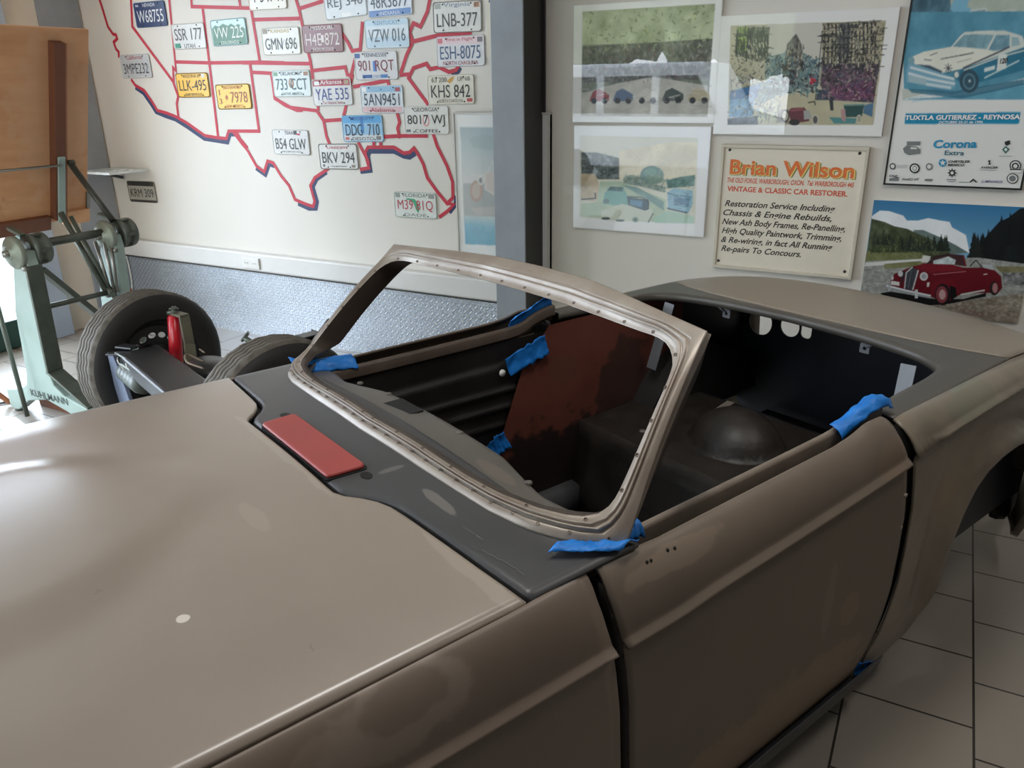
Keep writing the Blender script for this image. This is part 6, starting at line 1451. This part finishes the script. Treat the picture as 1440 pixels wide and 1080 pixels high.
m_ = MB(); m_.tube(smooth_curve([(.10, -.06, .44), (.02, -.10, .47), (.10, -.14, .46), (.22, -.12, .45)], 24), .005, 6); m_.tube([(-.1, .02, .44), (.06, -.03, .47)], .004, 6); m_.build('brake_hose', mat('hose_tan', (120, 104, 84), .5, var=.1), chs)
m_ = MB(); m_.tube(smooth_curve([(.66, .10, .52), (.74, .11, .56), (.80, .16, .66), (.84, .19, .72)], 16), .024, 12); m_.build('steering_tube', mat('brown_tube', (88, 76, 66), .4, metal=.2, var=.15), chs)

# the frame members sit a little higher than sketched: settle them on the axle line
for o in chs.children:
    if not o.name.startswith('tyre'):
        for q in [o] + list(o.children):
            for v in q.data.vertices: v.co = Vector((v.co.x * .93, v.co.y * .93, v.co.z * .93 + .117))

# ---------------------------------------------------------------- the street outside the open shop door (it shows in the picture glass)
M_leaf = mat('leaf_green', (112, 124, 88), .6, var=.3, vscale=9, rgb2=(182, 188, 140), bump=.8, bscale=14)
M_bark = mat('bark', (92, 80, 66), .8, var=.2)
def street_tree(x, y, h, r, seed, label):
    t = thing('street_tree', label, 'tree', (x, y, -.1), 0)
    tk = MB(); tk.tube([(0, 0, 0), (.05, 0, h * .3), (0, .05, h * .62)], [.16, .13, .09], 12); tk.build('trunk', M_bark, t)
    cr = MB(); rr = random.Random(seed)
    for k in range(9):
        c = Vector((rr.uniform(-r, r) * .6, rr.uniform(-r, r) * .5, h * .62 + rr.uniform(-.35, .45) * r)); q = r * rr.uniform(.5, .75)
        def fn(a, b, c=c, q=q, k=k):
            d = Vector((math.cos(a) * math.sin(b), math.sin(a) * math.sin(b), math.cos(b)))
            return c + d * q * (1 + .35 * mnoise.noise(d * 2.2 + Vector((k, seed, 0))) + .14 * mnoise.noise(d * 7 + Vector((seed, k, 3))))
        cr.grid(fn, lin_n(0, 2 * PI, 28), lin_n(0.01, PI - .01, 16))
    cr.build('crown', M_leaf, t)
street_tree(-9.0, -15.5, 5.6, 2.1, 1, 'left-hand green street tree outside, mirrored in the upper print glass')
street_tree(-2.7, -15.5, 5.2, 2.1, 2, 'right-hand green street tree outside beyond the white van, mirrored in the print glass')
street_tree(-5.9, -21.5, 7.2, 2.6, 5, 'tall middle street tree far behind the white van, mirrored in the print glass')
van = thing('white_van', 'white van parked outside the shop door, mirrored in the print glass', 'van', (-4.6, -10.6, -.1))
M_van = mat('white_van_paint', (226, 228, 230), .3, var=.02)
M_vg = mat('dark_van_glass', (38, 46, 52), .12, var=.1)
vb = MB(); vb.prism([(-2.3, .35), (-2.3, 1.95), (-2.2, 2.05), (.75, 2.05), (1.25, 1.25), (2.05, 1.05), (2.2, .8), (2.2, .35)], lambda a, b, d: (a, d, b), -.9, .9); vb.build('body', M_van, van, bevel=.05)
for a, b, c_, d_ in ((-2.1, -1.1, 1.25, 1.85), (-.95, -.1, 1.25, 1.85)): MB().box(((a + b) / 2, .9, (c_ + d_) / 2), (b - a, .03, d_ - c_)).build('side_window', M_vg, van, bevel=.01)
vb = MB(); vb.prism([(.05, 1.25), (.05, 1.85), (.68, 1.85), (1.05, 1.25)], lambda a, b, d: (a, d, b), .88, .916); vb.build('side_window', M_vg, van)
for x in (-1.5, 1.4):
    for y in (-.82, .82): MB().lathe([(0, -.1), (.2, -.1), (.32, -.09), (.33, 0), (.32, .09), (.2, .1), (0, .1)], (x, y, .33), (0, 1, 0), 28).build('wheel', M_rubber, van)
